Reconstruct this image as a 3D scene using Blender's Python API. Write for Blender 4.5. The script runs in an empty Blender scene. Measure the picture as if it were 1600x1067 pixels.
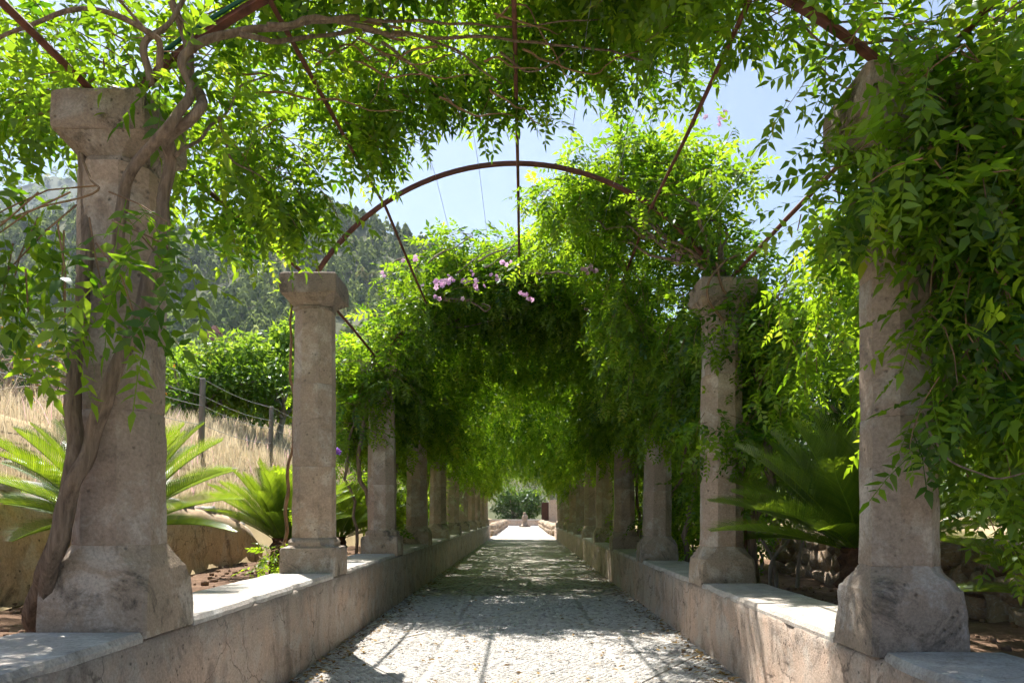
import bpy, math, random
import numpy as np
from mathutils import Vector, Matrix, noise as mnoise

R = math.radians
rng = np.random.default_rng(7)
random.seed(7)
scene = bpy.context.scene
COL = scene.collection

# ------------------------------------------------------------------ camera, sky, sun, exposure
CAM_H = 1.15
cam_d = bpy.data.cameras.new('camera')
cam_d.sensor_width = 36.0
cam_d.lens = 26.0
cam_d.shift_x = -18 / 1600
cam_d.shift_y = 270.5 / 1600
cam_d.clip_start = 0.05
cam_d.clip_end = 6000
cam = bpy.data.objects.new('camera', cam_d)
cam.location = (0, 0, CAM_H)
cam.rotation_euler = (R(90), 0, 0)
COL.objects.link(cam)
scene.camera = cam

SUN_EL, SUN_AZ = 62.0, -27.0          # azimuth from +Y, negative = towards the left
world = bpy.data.worlds.new('World')
scene.world = world
world.use_nodes = True
wn = world.node_tree.nodes
wn.clear()
w_out = wn.new('ShaderNodeOutputWorld')
w_bg = wn.new('ShaderNodeBackground')
w_sky = wn.new('ShaderNodeTexSky')
w_sky.sky_type = 'NISHITA'
w_sky.sun_disc = False
w_sky.sun_elevation = R(SUN_EL)
w_sky.sun_rotation = R(SUN_AZ % 360)
w_sky.air_density = 1.0
w_sky.dust_density = 1.2
w_sky.ozone_density = 1.5
w_bg.inputs['Strength'].default_value = 0.066
world.node_tree.links.new(w_sky.outputs[0], w_bg.inputs[0])
world.node_tree.links.new(w_bg.outputs[0], w_out.inputs[0])

sun_d = bpy.data.lights.new('sun', 'SUN')
sun_d.energy = 5.0
sun_d.angle = R(0.53)
sun_d.color = (1.0, 0.95, 0.87)
sun = bpy.data.objects.new('sun', sun_d)
sv = Vector((math.sin(R(SUN_AZ)) * math.cos(R(SUN_EL)), math.cos(R(SUN_AZ)) * math.cos(R(SUN_EL)), math.sin(R(SUN_EL))))
sun.rotation_euler = sv.to_track_quat('Z', 'Y').to_euler()
sun.location = sv * 60
COL.objects.link(sun)

scene.view_settings.view_transform = 'Standard'
scene.view_settings.look = 'None'
scene.view_settings.exposure = 1.42
scene.view_settings.gamma = 1.0
scene.view_settings.use_curve_mapping = False
scene.render.engine = 'CYCLES'
cy = scene.cycles
cy.use_denoising = True
cy.max_bounces = 4
cy.diffuse_bounces = 3
cy.glossy_bounces = 2
cy.transmission_bounces = 4
cy.use_light_tree = False
cy.use_adaptive_sampling = True
cy.adaptive_threshold = 0.03
cy.volume_bounces = 0
cy.caustics_reflective = False
cy.caustics_refractive = False
cy.sample_clamp_indirect = 6.0

# ------------------------------------------------------------------ materials
def new_mat(name):
    m = bpy.data.materials.new(name)
    m.use_nodes = True
    nt = m.node_tree
    nt.nodes.clear()
    return m, nt.nodes, nt.links


def N(nodes, kind, **kw):
    n = nodes.new(kind)
    for k, v in kw.items():
        setattr(n, k, v)
    return n


def ramp(nodes, stops):
    r = nodes.new('ShaderNodeValToRGB')
    e = r.color_ramp.elements
    while len(e) < len(stops):
        e.new(0.5)
    for i, (p, c) in enumerate(stops):
        e[i].position = p
        e[i].color = (*c, 1) if len(c) == 3 else c
    return r


def coords(nodes, links, scale=(1, 1, 1), random_shift=True):
    tc = nodes.new('ShaderNodeTexCoord')
    mp = nodes.new('ShaderNodeMapping')
    mp.inputs['Scale'].default_value = scale
    if random_shift:
        oi = nodes.new('ShaderNodeObjectInfo')
        mul = nodes.new('ShaderNodeMath')
        mul.operation = 'MULTIPLY'
        mul.inputs[1].default_value = 37.0
        links.new(oi.outputs['Random'], mul.inputs[0])
        links.new(mul.outputs[0], mp.inputs['Location'])
    links.new(tc.outputs['Object'], mp.inputs['Vector'])
    return mp.outputs[0]


def noise_tex(nodes, links, vec, scale, detail=6, rough=0.6, distort=0.0):
    n = nodes.new('ShaderNodeTexNoise')
    n.inputs['Scale'].default_value = scale
    n.inputs['Detail'].default_value = detail
    n.inputs['Roughness'].default_value = rough
    n.inputs['Distortion'].default_value = distort
    links.new(vec, n.inputs['Vector'])
    return n.outputs['Fac']


def mix_rgb(nodes, links, fac, a, b, mode='MIX'):
    m = nodes.new('ShaderNodeMix')
    m.data_type = 'RGBA'
    m.blend_type = mode
    for sock, v in ((m.inputs[0], fac), (m.inputs[6], a), (m.inputs[7], b)):
        if isinstance(v, (int, float)):
            sock.default_value = v
        elif isinstance(v, tuple):
            sock.default_value = (*v, 1)
        else:
            links.new(v, sock)
    return m.outputs[2]


def finish(nodes, links, color, rough=0.9, bump=None, bump_str=0.3, bump_dist=0.01, spec=0.2):
    out = nodes.new('ShaderNodeOutputMaterial')
    b = nodes.new('ShaderNodeBsdfPrincipled')
    if isinstance(color, tuple):
        b.inputs['Base Color'].default_value = (*color, 1)
    else:
        links.new(color, b.inputs['Base Color'])
    b.inputs['Roughness'].default_value = rough
    b.inputs['Specular IOR Level'].default_value = spec
    if bump is not None:
        bp = nodes.new('ShaderNodeBump')
        bp.inputs['Strength'].default_value = bump_str
        bp.inputs['Distance'].default_value = bump_dist
        links.new(bump, bp.inputs['Height'])
        links.new(bp.outputs[0], b.inputs['Normal'])
    links.new(b.outputs[0], out.inputs[0])
    return b


def stone_mat(name, base, warm, dark, pale, dark_amt=0.5, scale=1.0, streak=False, pits=0.5, grey_top=None, island=False):
    m, n, l = new_mat(name)
    v = coords(n, l)
    big = noise_tex(n, l, v, 2.2 * scale, 4, 0.6)
    mid = noise_tex(n, l, v, 7 * scale, 8, 0.7)
    fine = noise_tex(n, l, v, 70 * scale, 6, 0.75)
    r1 = ramp(n, [(0.40, base), (0.58, warm)])
    l.new(big, r1.inputs[0])
    c = r1.outputs[0]
    # lime bloom
    r2 = ramp(n, [(0.50, (0, 0, 0)), (0.64, (1, 1, 1))])
    l.new(noise_tex(n, l, v, 4.1 * scale, 7, 0.65, 0.4), r2.inputs[0])
    c = mix_rgb(n, l, r2.outputs[0], c, pale)
    # lichen and soot blotches
    r3 = ramp(n, [(0.52, (0, 0, 0)), (0.64, (dark_amt,) * 3)])
    l.new(noise_tex(n, l, v, 3.3 * scale, 10, 0.75, 0.8), r3.inputs[0])
    c = mix_rgb(n, l, r3.outputs[0], c, dark)
    if streak:
        vs = coords(n, l, (2.6, 2.6, 0.6))
        r4 = ramp(n, [(0.54, (0, 0, 0)), (0.70, (0.5,) * 3)])
        l.new(noise_tex(n, l, vs, 2.0, 6, 0.7), r4.inputs[0])
        c = mix_rgb(n, l, r4.outputs[0], c, tuple(x * 0.45 for x in base))
        vs2 = coords(n, l, (2.4, 2.4, 1.0))
        r5 = ramp(n, [(0.53, (0, 0, 0)), (0.68, (0.55,) * 3)])
        l.new(noise_tex(n, l, vs2, 1.3, 5, 0.6), r5.inputs[0])
        c = mix_rgb(n, l, r5.outputs[0], c, pale)
        # cracks: thin wandering lines, only in places
        wv = n.new('ShaderNodeTexNoise'); wv.inputs['Scale'].default_value = 5.0; wv.inputs['Detail'].default_value = 5
        l.new(v, wv.inputs['Vector'])
        wm = n.new('ShaderNodeVectorMath'); wm.operation = 'MULTIPLY_ADD'
        wm.inputs[1].default_value = (0.28, 0.28, 0.28)
        l.new(wv.outputs['Color'], wm.inputs[0]); l.new(v, wm.inputs[2])
        vc = n.new('ShaderNodeTexVoronoi'); vc.feature = 'DISTANCE_TO_EDGE'; vc.inputs['Scale'].default_value = 2.1
        l.new(wm.outputs[0], vc.inputs['Vector'])
        rc = ramp(n, [(0.0, (1, 1, 1)), (0.014, (0, 0, 0))])
        l.new(vc.outputs['Distance'], rc.inputs[0])
        rm = ramp(n, [(0.48, (0, 0, 0)), (0.56, (0.85,) * 3)])
        l.new(noise_tex(n, l, v, 1.7, 3, 0.5), rm.inputs[0])
        ck = mix_rgb(n, l, 1.0, rc.outputs[0], rm.outputs[0], 'MULTIPLY')
        c = mix_rgb(n, l, ck, c, tuple(x * 0.22 for x in base))
        # broken-out spots where the render has come off
        rb = ramp(n, [(0.62, (0, 0, 0)), (0.66, (0.8,) * 3)])
        l.new(noise_tex(n, l, coords(n, l, (1.6, 1.6, 0.8)), 4.5, 7, 0.7, 0.6), rb.inputs[0])
        c = mix_rgb(n, l, rb.outputs[0], c, tuple(x * 0.42 for x in warm))
    if grey_top:
        sx = n.new('ShaderNodeSeparateXYZ')
        tco = n.new('ShaderNodeTexCoord')
        l.new(tco.outputs['Object'], sx.inputs[0])
        ad = n.new('ShaderNodeMath'); ad.operation = 'MULTIPLY_ADD'
        ad.inputs[1].default_value = 0.55
        l.new(mid, ad.inputs[0]); l.new(sx.outputs['Z'], ad.inputs[2])
        rg = ramp(n, [(grey_top + 0.10, (0, 0, 0)), (grey_top + 0.30, (0.5,) * 3)])
        l.new(ad.outputs[0], rg.inputs[0])
        c = mix_rgb(n, l, rg.outputs[0], c, (0.30, 0.275, 0.25))
    # fine grain
    r6 = ramp(n, [(0.36, (0.76, 0.76, 0.76)), (0.62, (1.12, 1.12, 1.12))])
    l.new(fine, r6.inputs[0])
    c = mix_rgb(n, l, 1.0, c, r6.outputs[0], 'MULTIPLY')
    oi = n.new('ShaderNodeObjectInfo')
    rt = ramp(n, [(0.0, (0.84, 0.85, 0.87)), (0.5, (1.0, 1.0, 1.0)), (1.0, (1.14, 1.10, 1.05))])
    l.new(oi.outputs['Random'], rt.inputs[0])
    c = mix_rgb(n, l, 1.0, c, rt.outputs[0], 'MULTIPLY')
    if island:
        gi = n.new('ShaderNodeNewGeometry')
        ri = ramp(n, [(0.0, (0.70, 0.68, 0.66)), (0.3, (1.0, 0.98, 0.96)), (1.0, (1.16, 1.16, 1.15))])
        l.new(gi.outputs['Random Per Island'], ri.inputs[0])
        c = mix_rgb(n, l, 1.0, c, ri.outputs[0], 'MULTIPLY')
    # pits
    vo = n.new('ShaderNodeTexVoronoi')
    vo.inputs['Scale'].default_value = 24 * scale
    vo.inputs['Randomness'].default_value = 1.0
    l.new(v, vo.inputs['Vector'])
    rp = ramp(n, [(0.08, (0, 0, 0)), (0.24, (1, 1, 1))])
    l.new(vo.outputs['Distance'], rp.inputs[0])
    keep = ramp(n, [(0.46, (1, 1, 1)), (0.56, (0, 0, 0))])
    l.new(mid, keep.inputs[0])
    pit = mix_rgb(n, l, keep.outputs[0], rp.outputs[0], (1.0, 1.0, 1.0))
    c = mix_rgb(n, l, 1.0, c, mix_rgb(n, l, pits, (1.0, 1.0, 1.0), pit), 'MULTIPLY')
    h1 = n.new('ShaderNodeMath'); h1.operation = 'ADD'
    l.new(mid, h1.inputs[0]); l.new(fine, h1.inputs[1])
    h2 = n.new('ShaderNodeMath'); h2.operation = 'MULTIPLY_ADD'
    h2.inputs[1].default_value = 0.8
    l.new(pit, h2.inputs[0]); l.new(h1.outputs[0], h2.inputs[2])
    finish(n, l, c, 0.93, h2.outputs[0], 0.8, 0.016, 0.12)
    return m


M = {}
M['column'] = stone_mat('column_stone', (0.385, 0.31, 0.25), (0.45, 0.345, 0.27), (0.15, 0.13, 0.11), (0.55, 0.49, 0.43), 0.5, 0.9, False, 0.5)
M['plinth'] = stone_mat('plinth_stone', (0.37, 0.305, 0.245), (0.44, 0.35, 0.275), (0.085, 0.078, 0.068), (0.55, 0.50, 0.45), 0.8, 1.1, False, 0.4)
M['capital'] = stone_mat('capital_stone', (0.30, 0.25, 0.205), (0.38, 0.30, 0.235), (0.07, 0.062, 0.055), (0.44, 0.39, 0.34), 0.8, 1.3)
M['plaster'] = stone_mat('wall_plaster', (0.55, 0.44, 0.36), (0.62, 0.46, 0.36), (0.12, 0.095, 0.08), (0.62, 0.54, 0.47), 0.6, 1.1, True, 0.6, 0.58)
M['coping'] = stone_mat('coping_lime', (0.50, 0.47, 0.44), (0.55, 0.50, 0.46), (0.20, 0.18, 0.16), (0.66, 0.64, 0.61), 0.45, 1.0, False, 0.4)
M['garden_wall'] = stone_mat('garden_wall_plaster', (0.50, 0.38, 0.26), (0.58, 0.42, 0.28), (0.10, 0.08, 0.06), (0.56, 0.48, 0.39), 0.75, 0.8, True, 0.8)
M['rubble'] = stone_mat('rubble_stone', (0.36, 0.28, 0.20), (0.42, 0.30, 0.20), (0.09, 0.075, 0.06), (0.52, 0.46, 0.39), 0.6, 1.2)
M['pebble'] = stone_mat('pebble_stone', (0.64, 0.625, 0.60), (0.67, 0.64, 0.60), (0.36, 0.34, 0.32), (0.76, 0.74, 0.70), 0.35, 3.0, False, 0.2, None, True)
M['strip'] = stone_mat('strip_stone', (0.62, 0.60, 0.56), (0.64, 0.60, 0.55), (0.25, 0.23, 0.21), (0.66, 0.64, 0.60), 0.4, 2.0, False, 0.3)


def simple_mat(name, c1, c2, scale=6, rough=0.9, bump=0.4, dist=0.01, stretch=(1, 1, 1), spec=0.2):
    m, n, l = new_mat(name)
    v = coords(n, l, stretch)
    f = noise_tex(n, l, v, scale, 8, 0.7)
    r = ramp(n, [(0.32, c1), (0.68, c2)])
    l.new(f, r.inputs[0])
    finish(n, l, r.outputs[0], rough, f, bump, dist, spec)
    return m


M['bark'] = simple_mat('vine_bark', (0.11, 0.08, 0.06), (0.36, 0.27, 0.20), 4.5, 0.95, 1.0, 0.03, (9, 9, 0.9))
M['twig'] = simple_mat('vine_twig', (0.14, 0.085, 0.05), (0.30, 0.19, 0.11), 8, 0.9)
M['grey_bark'] = simple_mat('grey_bark', (0.17, 0.14, 0.11), (0.36, 0.31, 0.26), 5, 0.95, 0.8, 0.02, (4, 4, 1))
M['iron'] = simple_mat('rusty_iron', (0.055, 0.022, 0.016), (0.17, 0.062, 0.038), 14, 0.75, 0.4, 0.002, (1, 1, 1), 0.4)
M['hose'] = simple_mat('green_hose', (0.01, 0.07, 0.045), (0.02, 0.11, 0.07), 9, 0.45, 0.1, 0.001)
M['wire'] = simple_mat('wire', (0.20, 0.20, 0.20), (0.34, 0.34, 0.34), 9, 0.5)
M['post'] = simple_mat('weathered_post', (0.15, 0.135, 0.12), (0.28, 0.25, 0.22), 6, 0.95, 0.6, 0.006, (5, 5, 0.6))
M['mortar'] = simple_mat('mortar', (0.28, 0.26, 0.24), (0.44, 0.41, 0.38), 9, 1.0, 0.6, 0.01)
M['soil'] = simple_mat('soil', (0.085, 0.050, 0.032), (0.26, 0.165, 0.11), 7, 1.0, 1.0, 0.05)
M['soil_clod'] = simple_mat('soil_clod', (0.12, 0.075, 0.05), (0.28, 0.18, 0.12), 14, 1.0, 0.8, 0.01)
M['door'] = simple_mat('dark_wood', (0.04, 0.022, 0.016), (0.09, 0.045, 0.03), 5, 0.8, 0.4, 0.005, (5, 5, 0.6))
M['cycad_trunk'] = simple_mat('cycad_trunk', (0.035, 0.02, 0.013), (0.15, 0.085, 0.05), 12, 1.0, 1.0, 0.03)
M['hill'] = simple_mat('hill_scrub', (0.055, 0.075, 0.035), (0.15, 0.15, 0.085), 0.06, 1.0, 0.3, 1.0)
M['mountain'] = simple_mat('mountain_scrub_ground', (0.035, 0.055, 0.03), (0.11, 0.115, 0.075), 0.03, 1.0, 0.3, 2.0)
M['straw'] = simple_mat('dry_frond', (0.42, 0.33, 0.22), (0.62, 0.54, 0.42), 8, 1.0, 0.8, 0.01, (8, 1, 8))


def ground_material():
    m, n, l = new_mat('dry_ground')
    v = coords(n, l, random_shift=False)
    f = noise_tex(n, l, v, 0.9, 10, 0.7)
    r = ramp(n, [(0.3, (0.22, 0.155, 0.09)), (0.55, (0.40, 0.315, 0.19)), (0.75, (0.46, 0.37, 0.23))])
    l.new(f, r.inputs[0])
    finish(n, l, r.outputs[0], 1.0, f, 0.6, 0.05, 0.05)
    return m


def path_material():
    m, n, l = new_mat('pebble_mortar')
    v = coords(n, l, random_shift=False)
    vo = n.new('ShaderNodeTexVoronoi')
    vo.inputs['Scale'].default_value = 21
    l.new(v, vo.inputs['Vector'])
    r = ramp(n, [(0.0, (0.66, 0.63, 0.58)), (0.45, (0.56, 0.53, 0.49)), (0.75, (0.19, 0.17, 0.15))])
    l.new(vo.outputs['Distance'], r.inputs[0])
    big = noise_tex(n, l, v, 1.3, 6, 0.65)
    r2 = ramp(n, [(0.3, (0.72, 0.70, 0.68)), (0.7, (1.1, 1.08, 1.05))])
    l.new(big, r2.inputs[0])
    c = mix_rgb(n, l, 1.0, r.outputs[0], r2.outputs[0], 'MULTIPLY')
    hue = mix_rgb(n, l, 0.25, c, vo.outputs['Color'], 'SOFT_LIGHT')
    inv = n.new('ShaderNodeMath'); inv.operation = 'SUBTRACT'
    inv.inputs[0].default_value = 1.0
    l.new(vo.outputs['Distance'], inv.inputs[1])
    finish(n, l, hue, 0.85, inv.outputs[0], 0.6, 0.015, 0.25)
    return m


M['ground'] = ground_material()
M['path'] = path_material()


def leaf_mat(name, dark, light, trans_dark, trans_light, trans=0.5, gloss=0.10, rough=0.38):
    """leaf blade: diffuse + light let through + waxy sheen; colour varies leaf by leaf through the 'var' attribute"""
    m, n, l = new_mat(name)
    out = n.new('ShaderNodeOutputMaterial')
    at = n.new('ShaderNodeAttribute')
    at.attribute_name = 'var'
    r = ramp(n, [(0.0, dark), (0.8, light), (0.95, tuple(min(1, x * 1.25) for x in light)), (1.0, (light[0] * 2.0, light[1] * 1.4, light[2] * 1.5))])
    t = ramp(n, [(0.0, trans_dark), (0.8, trans_light), (0.95, tuple(min(1, x * 1.2) for x in trans_light)), (1.0, (min(1, trans_light[0] * 1.3), trans_light[1], trans_light[2] * 2))])
    l.new(at.outputs['Fac'], r.inputs[0])
    l.new(at.outputs['Fac'], t.inputs[0])
    d = n.new('ShaderNodeBsdfDiffuse')
    tr = n.new('ShaderNodeBsdfTranslucent')
    g = n.new('ShaderNodeBsdfGlossy')
    g.inputs['Roughness'].default_value = rough
    g.inputs['Color'].default_value = (0.9, 0.95, 1.0, 1)
    l.new(r.outputs[0], d.inputs['Color'])
    l.new(t.outputs[0], tr.inputs['Color'])
    m1 = n.new('ShaderNodeMixShader')
    m1.inputs[0].default_value = trans
    l.new(d.outputs[0], m1.inputs[1])
    l.new(tr.outputs[0], m1.inputs[2])
    m2 = n.new('ShaderNodeMixShader')
    m2.inputs[0].default_value = gloss * 0.22
    l.new(m1.outputs[0], m2.inputs[1])
    l.new(g.outputs[0], m2.inputs[2])
    l.new(m2.outputs[0], out.inputs[0])
    return m


M['wisteria'] = leaf_mat('wisteria_leaf', (0.024, 0.064, 0.006), (0.090, 0.178, 0.014), (0.11, 0.27, 0.006), (0.42, 0.62, 0.02), 0.54)
M['cycad'] = leaf_mat('cycad_leaf', (0.035, 0.08, 0.008), (0.095, 0.165, 0.014), (0.14, 0.26, 0.008), (0.36, 0.48, 0.02), 0.42, 0.2, 0.35)
M['tree_leaf'] = leaf_mat('tree_leaf', (0.045, 0.11, 0.014), (0.12, 0.215, 0.03), (0.16, 0.34, 0.015), (0.42, 0.60, 0.04), 0.48)
M['dark_leaf'] = leaf_mat('dark_leaf', (0.012, 0.03, 0.008), (0.035, 0.07, 0.014), (0.03, 0.08, 0.008), (0.09, 0.17, 0.015), 0.3)
M['bush_leaf'] = leaf_mat('bush_leaf', (0.03, 0.07, 0.02), (0.075, 0.135, 0.04), (0.07, 0.16, 0.02), (0.2, 0.32, 0.05), 0.4)
M['pine'] = leaf_mat('pine_needles', (0.045, 0.08, 0.028), (0.18, 0.225, 0.075), (0.11, 0.17, 0.04), (0.32, 0.40, 0.11), 0.42, 0.0)
M['dry_grass'] = leaf_mat('dry_grass', (0.46, 0.38, 0.25), (0.70, 0.62, 0.46), (0.5, 0.41, 0.25), (0.72, 0.63, 0.45), 0.4, 0.02)
M['orange_leaf'] = leaf_mat('orange_leaf', (0.35, 0.12, 0.02), (0.5, 0.28, 0.04), (0.5, 0.2, 0.02), (0.6, 0.4, 0.05), 0.5)
M['grey_leaf'] = leaf_mat('grey_leaf', (0.15, 0.16, 0.12), (0.3, 0.3, 0.25), (0.15, 0.18, 0.1), (0.3, 0.32, 0.22), 0.3)
M['litter'] = leaf_mat('leaf_litter', (0.10, 0.055, 0.025), (0.32, 0.22, 0.09), (0.12, 0.06, 0.02), (0.3, 0.2, 0.08), 0.2, 0.0)
M['petal'] = leaf_mat('pink_petal', (0.52, 0.24, 0.48), (0.78, 0.55, 0.74), (0.55, 0.28, 0.52), (0.8, 0.55, 0.75), 0.4, 0.0)
M['purple'] = leaf_mat('purple_petal', (0.14, 0.05, 0.32), (0.32, 0.16, 0.55), (0.2, 0.08, 0.4), (0.35, 0.2, 0.6), 0.4, 0.0)

# ------------------------------------------------------------------ object helpers
def link(o, parent=None):
    COL.objects.link(o)
    if parent is not None:
        o.parent = parent
    return o


def tag(o, label=None, cat=None, group=None, kind=None):
    if label: o['label'] = label
    if cat: o['category'] = cat
    if group: o['group'] = group
    if kind: o['kind'] = kind
    return o


def thing(name, label, cat, loc=(0, 0, 0), group=None):
    o = bpy.data.objects.new(name, None)
    o.empty_display_size = 0.2
    o.location = loc
    link(o)
    return tag(o, label, cat, group, 'thing')


def mesh_np(name, verts, loops, counts, var=None, smooth=False):
    """verts (n,3); loops flat vertex indices; counts loop totals per face"""
    me = bpy.data.meshes.new(name)
    verts = np.ascontiguousarray(verts, dtype=np.float32)
    loops = np.ascontiguousarray(loops, dtype=np.int32).ravel()
    counts = np.ascontiguousarray(counts, dtype=np.int32).ravel()
    me.vertices.add(len(verts))
    me.vertices.foreach_set('co', verts.ravel())
    me.loops.add(len(loops))
    me.loops.foreach_set('vertex_index', loops)
    me.polygons.add(len(counts))
    starts = np.concatenate(([0], np.cumsum(counts)[:-1])).astype(np.int32)
    me.polygons.foreach_set('loop_start', starts)
    if smooth:
        me.polygons.foreach_set('use_smooth', np.ones(len(counts), dtype=bool))
    if var is not None:
        a = me.attributes.new('var', 'FLOAT', 'POINT')
        a.data.foreach_set('value', np.ascontiguousarray(var, dtype=np.float32))
    me.update(calc_edges=True)
    return me


def mesh_py(name, verts, faces, smooth=False, var=None):
    me = bpy.data.meshes.new(name)
    me.from_pydata([tuple(v) for v in verts], [], [tuple(f) for f in faces])
    if smooth:
        for p in me.polygons:
            p.use_smooth = True
    if var is not None:
        a = me.attributes.new('var', 'FLOAT', 'POINT')
        a.data.foreach_set('value', np.ascontiguousarray(var, dtype=np.float32))
    me.update()
    return me


def obj(name, me, mat, parent=None, loc=None, rot=None, scale=None):
    if mat is not None and len(me.materials) == 0:
        me.materials.append(mat)
    o = bpy.data.objects.new(name, me)
    if loc is not None: o.location = loc
    if rot is not None: o.rotation_euler = rot
    if scale is not None: o.scale = scale
    return link(o, parent)


def sharp(me, deg):
    me.set_sharp_from_angle(angle=R(deg))
    return me


class Geo:
    """collects pieces (verts, faces) to be ONE mesh"""
    def __init__(self):
        self.v, self.f, self.n = [], [], 0

    def add(self, verts, faces):
        self.v.extend([tuple(p) for p in verts])
        self.f.extend([tuple(i + self.n for i in f) for f in faces])
        self.n += len(verts)

    def mesh(self, name, smooth=False):
        return mesh_py(name, self.v, self.f, smooth)


def tube(points, radii, sides=8, wob=0.0, seed=0, cap=True):
    """swept tube -> verts, faces"""
    P = [Vector(p) for p in points]
    n = len(P)
    rr = radii if hasattr(radii, '__len__') else [radii] * n
    vs, fs = [], []
    t0 = (P[1] - P[0]).normalized()
    ref = Vector((0, 0, 1)) if abs(t0.z) < 0.9 else Vector((1, 0, 0))
    nx = t0.cross(ref).normalized()
    rd = random.Random(seed)
    ph = [rd.uniform(0.8, 1.2) for _ in range(sides)]
    for i in range(n):
        t = (P[min(i + 1, n - 1)] - P[max(i - 1, 0)])
        t = t.normalized() if t.length > 1e-9 else t0
        nx = (nx - t * nx.dot(t))
        nx = nx.normalized() if nx.length > 1e-6 else t.orthogonal().normalized()
        ny = t.cross(nx)
        for k in range(sides):
            a = 2 * math.pi * k / sides
            w = 1.0
            if wob:
                w = (1 + wob * (ph[k] - 1) * 3) * (1 + wob * mnoise.noise(P[i] * 6 + Vector((k * 3.1, seed, 0))))
            vs.append(P[i] + (nx * math.cos(a) + ny * math.sin(a)) * rr[i] * w)
    for i in range(n - 1):
        for k in range(sides):
            k2 = (k + 1) % sides
            fs.append((i * sides + k, i * sides + k2, (i + 1) * sides + k2, (i + 1) * sides + k))
    if cap:
        fs.append(tuple(range(sides - 1, -1, -1)))
        fs.append(tuple((n - 1) * sides + k for k in range(sides)))
    return vs, fs


def smooth_path(pts, n=24, jit=0.0, seed=0):
    """Catmull-Rom through control points"""
    P = [Vector(p) for p in pts]
    P = [P[0] * 2 - P[1]] + P + [P[-1] * 2 - P[-2]]
    out = []
    seg = len(P) - 3
    for i in range(n):
        u = i / (n - 1) * seg
        k = min(int(u), seg - 1)
        t = u - k
        a, b, c, d = P[k:k + 4]
        q = 0.5 * ((2 * b) + (c - a) * t + (2 * a - 5 * b + 4 * c - d) * t * t + (3 * b - a - 3 * c + d) * t ** 3)
        if jit:
            q = q + Vector((mnoise.noise(q * 5 + Vector((seed, 0, 0))), mnoise.noise(q * 5 + Vector((0, seed, 9))), mnoise.noise(q * 5 + Vector((4, 0, seed))))) * jit
        out.append(q)
    return out


def box(x0, x1, y0, y1, z0, z1):
    v = [(x0, y0, z0), (x1, y0, z0), (x1, y1, z0), (x0, y1, z0), (x0, y0, z1), (x1, y0, z1), (x1, y1, z1), (x0, y1, z1)]
    f = [(0, 3, 2, 1), (4, 5, 6, 7), (0, 1, 5, 4), (1, 2, 6, 5), (2, 3, 7, 6), (3, 0, 4, 7)]
    return v, f


def rock(rx, ry, rz, seed, rough=0.25, rings=5, seg=8, half=False):
    """uneven stone: a noisy ellipsoid"""
    vs, fs = [], []
    top = math.pi / 2
    for i in range(rings + 1):
        th = (i / rings) * (math.pi if not half else math.pi / 2)
        for k in range(seg):
            a = 2 * math.pi * k / seg
            d = Vector((math.sin(th) * math.cos(a), math.sin(th) * math.sin(a), math.cos(th)))
            b = Vector((math.copysign(abs(d.x) ** 0.7, d.x), math.copysign(abs(d.y) ** 0.7, d.y), math.copysign(abs(d.z) ** 0.7, d.z)))
            s = 1 + rough * mnoise.noise(d * 1.7 + Vector((seed * 3.7, seed * 1.3, 0))) * 1.6
            vs.append((b.x * rx * s, b.y * ry * s, b.z * rz * s))
    for i in range(rings):
        for k in range(seg):
            k2 = (k + 1) % seg
            fs.append((i * seg + k, (i + 1) * seg + k, (i + 1) * seg + k2, i * seg + k2))
    return vs, fs


def at(px, py, y):
    """photo pixel at distance y -> place in metres"""
    return Vector(((px - 818) / 1155.6 * y, y, CAM_H + (804 - py) / 1155.6 * y))


def fbm(x, y, z=0.0, s=1.0, o=4):
    return mnoise.fractal(Vector((x * s, y * s, z)), 1.0, 2.0, o)

# ------------------------------------------------------------------ layout numbers
WL, WR = 1.62, 1.52             # inner wall faces
TL, TR = 0.65, 0.565            # wall tops
WALL_W = 0.52
NCOL = 11
YC = [3.4 + 3.16 * i for i in range(NCOL)]
XL, XR = -WL - 0.235, WR + 0.235
ZL, ZR = 3.20, 3.16             # capital tops
END_Y = 36.2

# ------------------------------------------------------------------ the setting: ground, hills
def smoothstep(a, b, x):
    t = np.clip((x - a) / (b - a), 0, 1)
    return t * t * (3 - 2 * t)


def ground_h(x, y):
    x = np.asarray(x, float); y = np.asarray(y, float)
    h = np.full(np.broadcast(x, y).shape, -0.03)
    h = h + 1.1 * smoothstep(3.55, 3.75, -x) + 1.05 * smoothstep(3.75, 5.0, -x) + 0.55 * smoothstep(5, 11, -x) + 2.2 * smoothstep(14, 60, -x)
    h = h + 0.55 * smoothstep(3.3, 3.9, x) + 0.5 * smoothstep(5, 12, x)
    h = h + 0.075 * np.clip(y - 9, 0, 22) * smoothstep(4.3, 7.0, -x)
    # beyond the pergola the ground is level with the paving
    k = smoothstep(36, 44, y)
    h = h * (1 - 0.75 * k)
    return h


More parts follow.
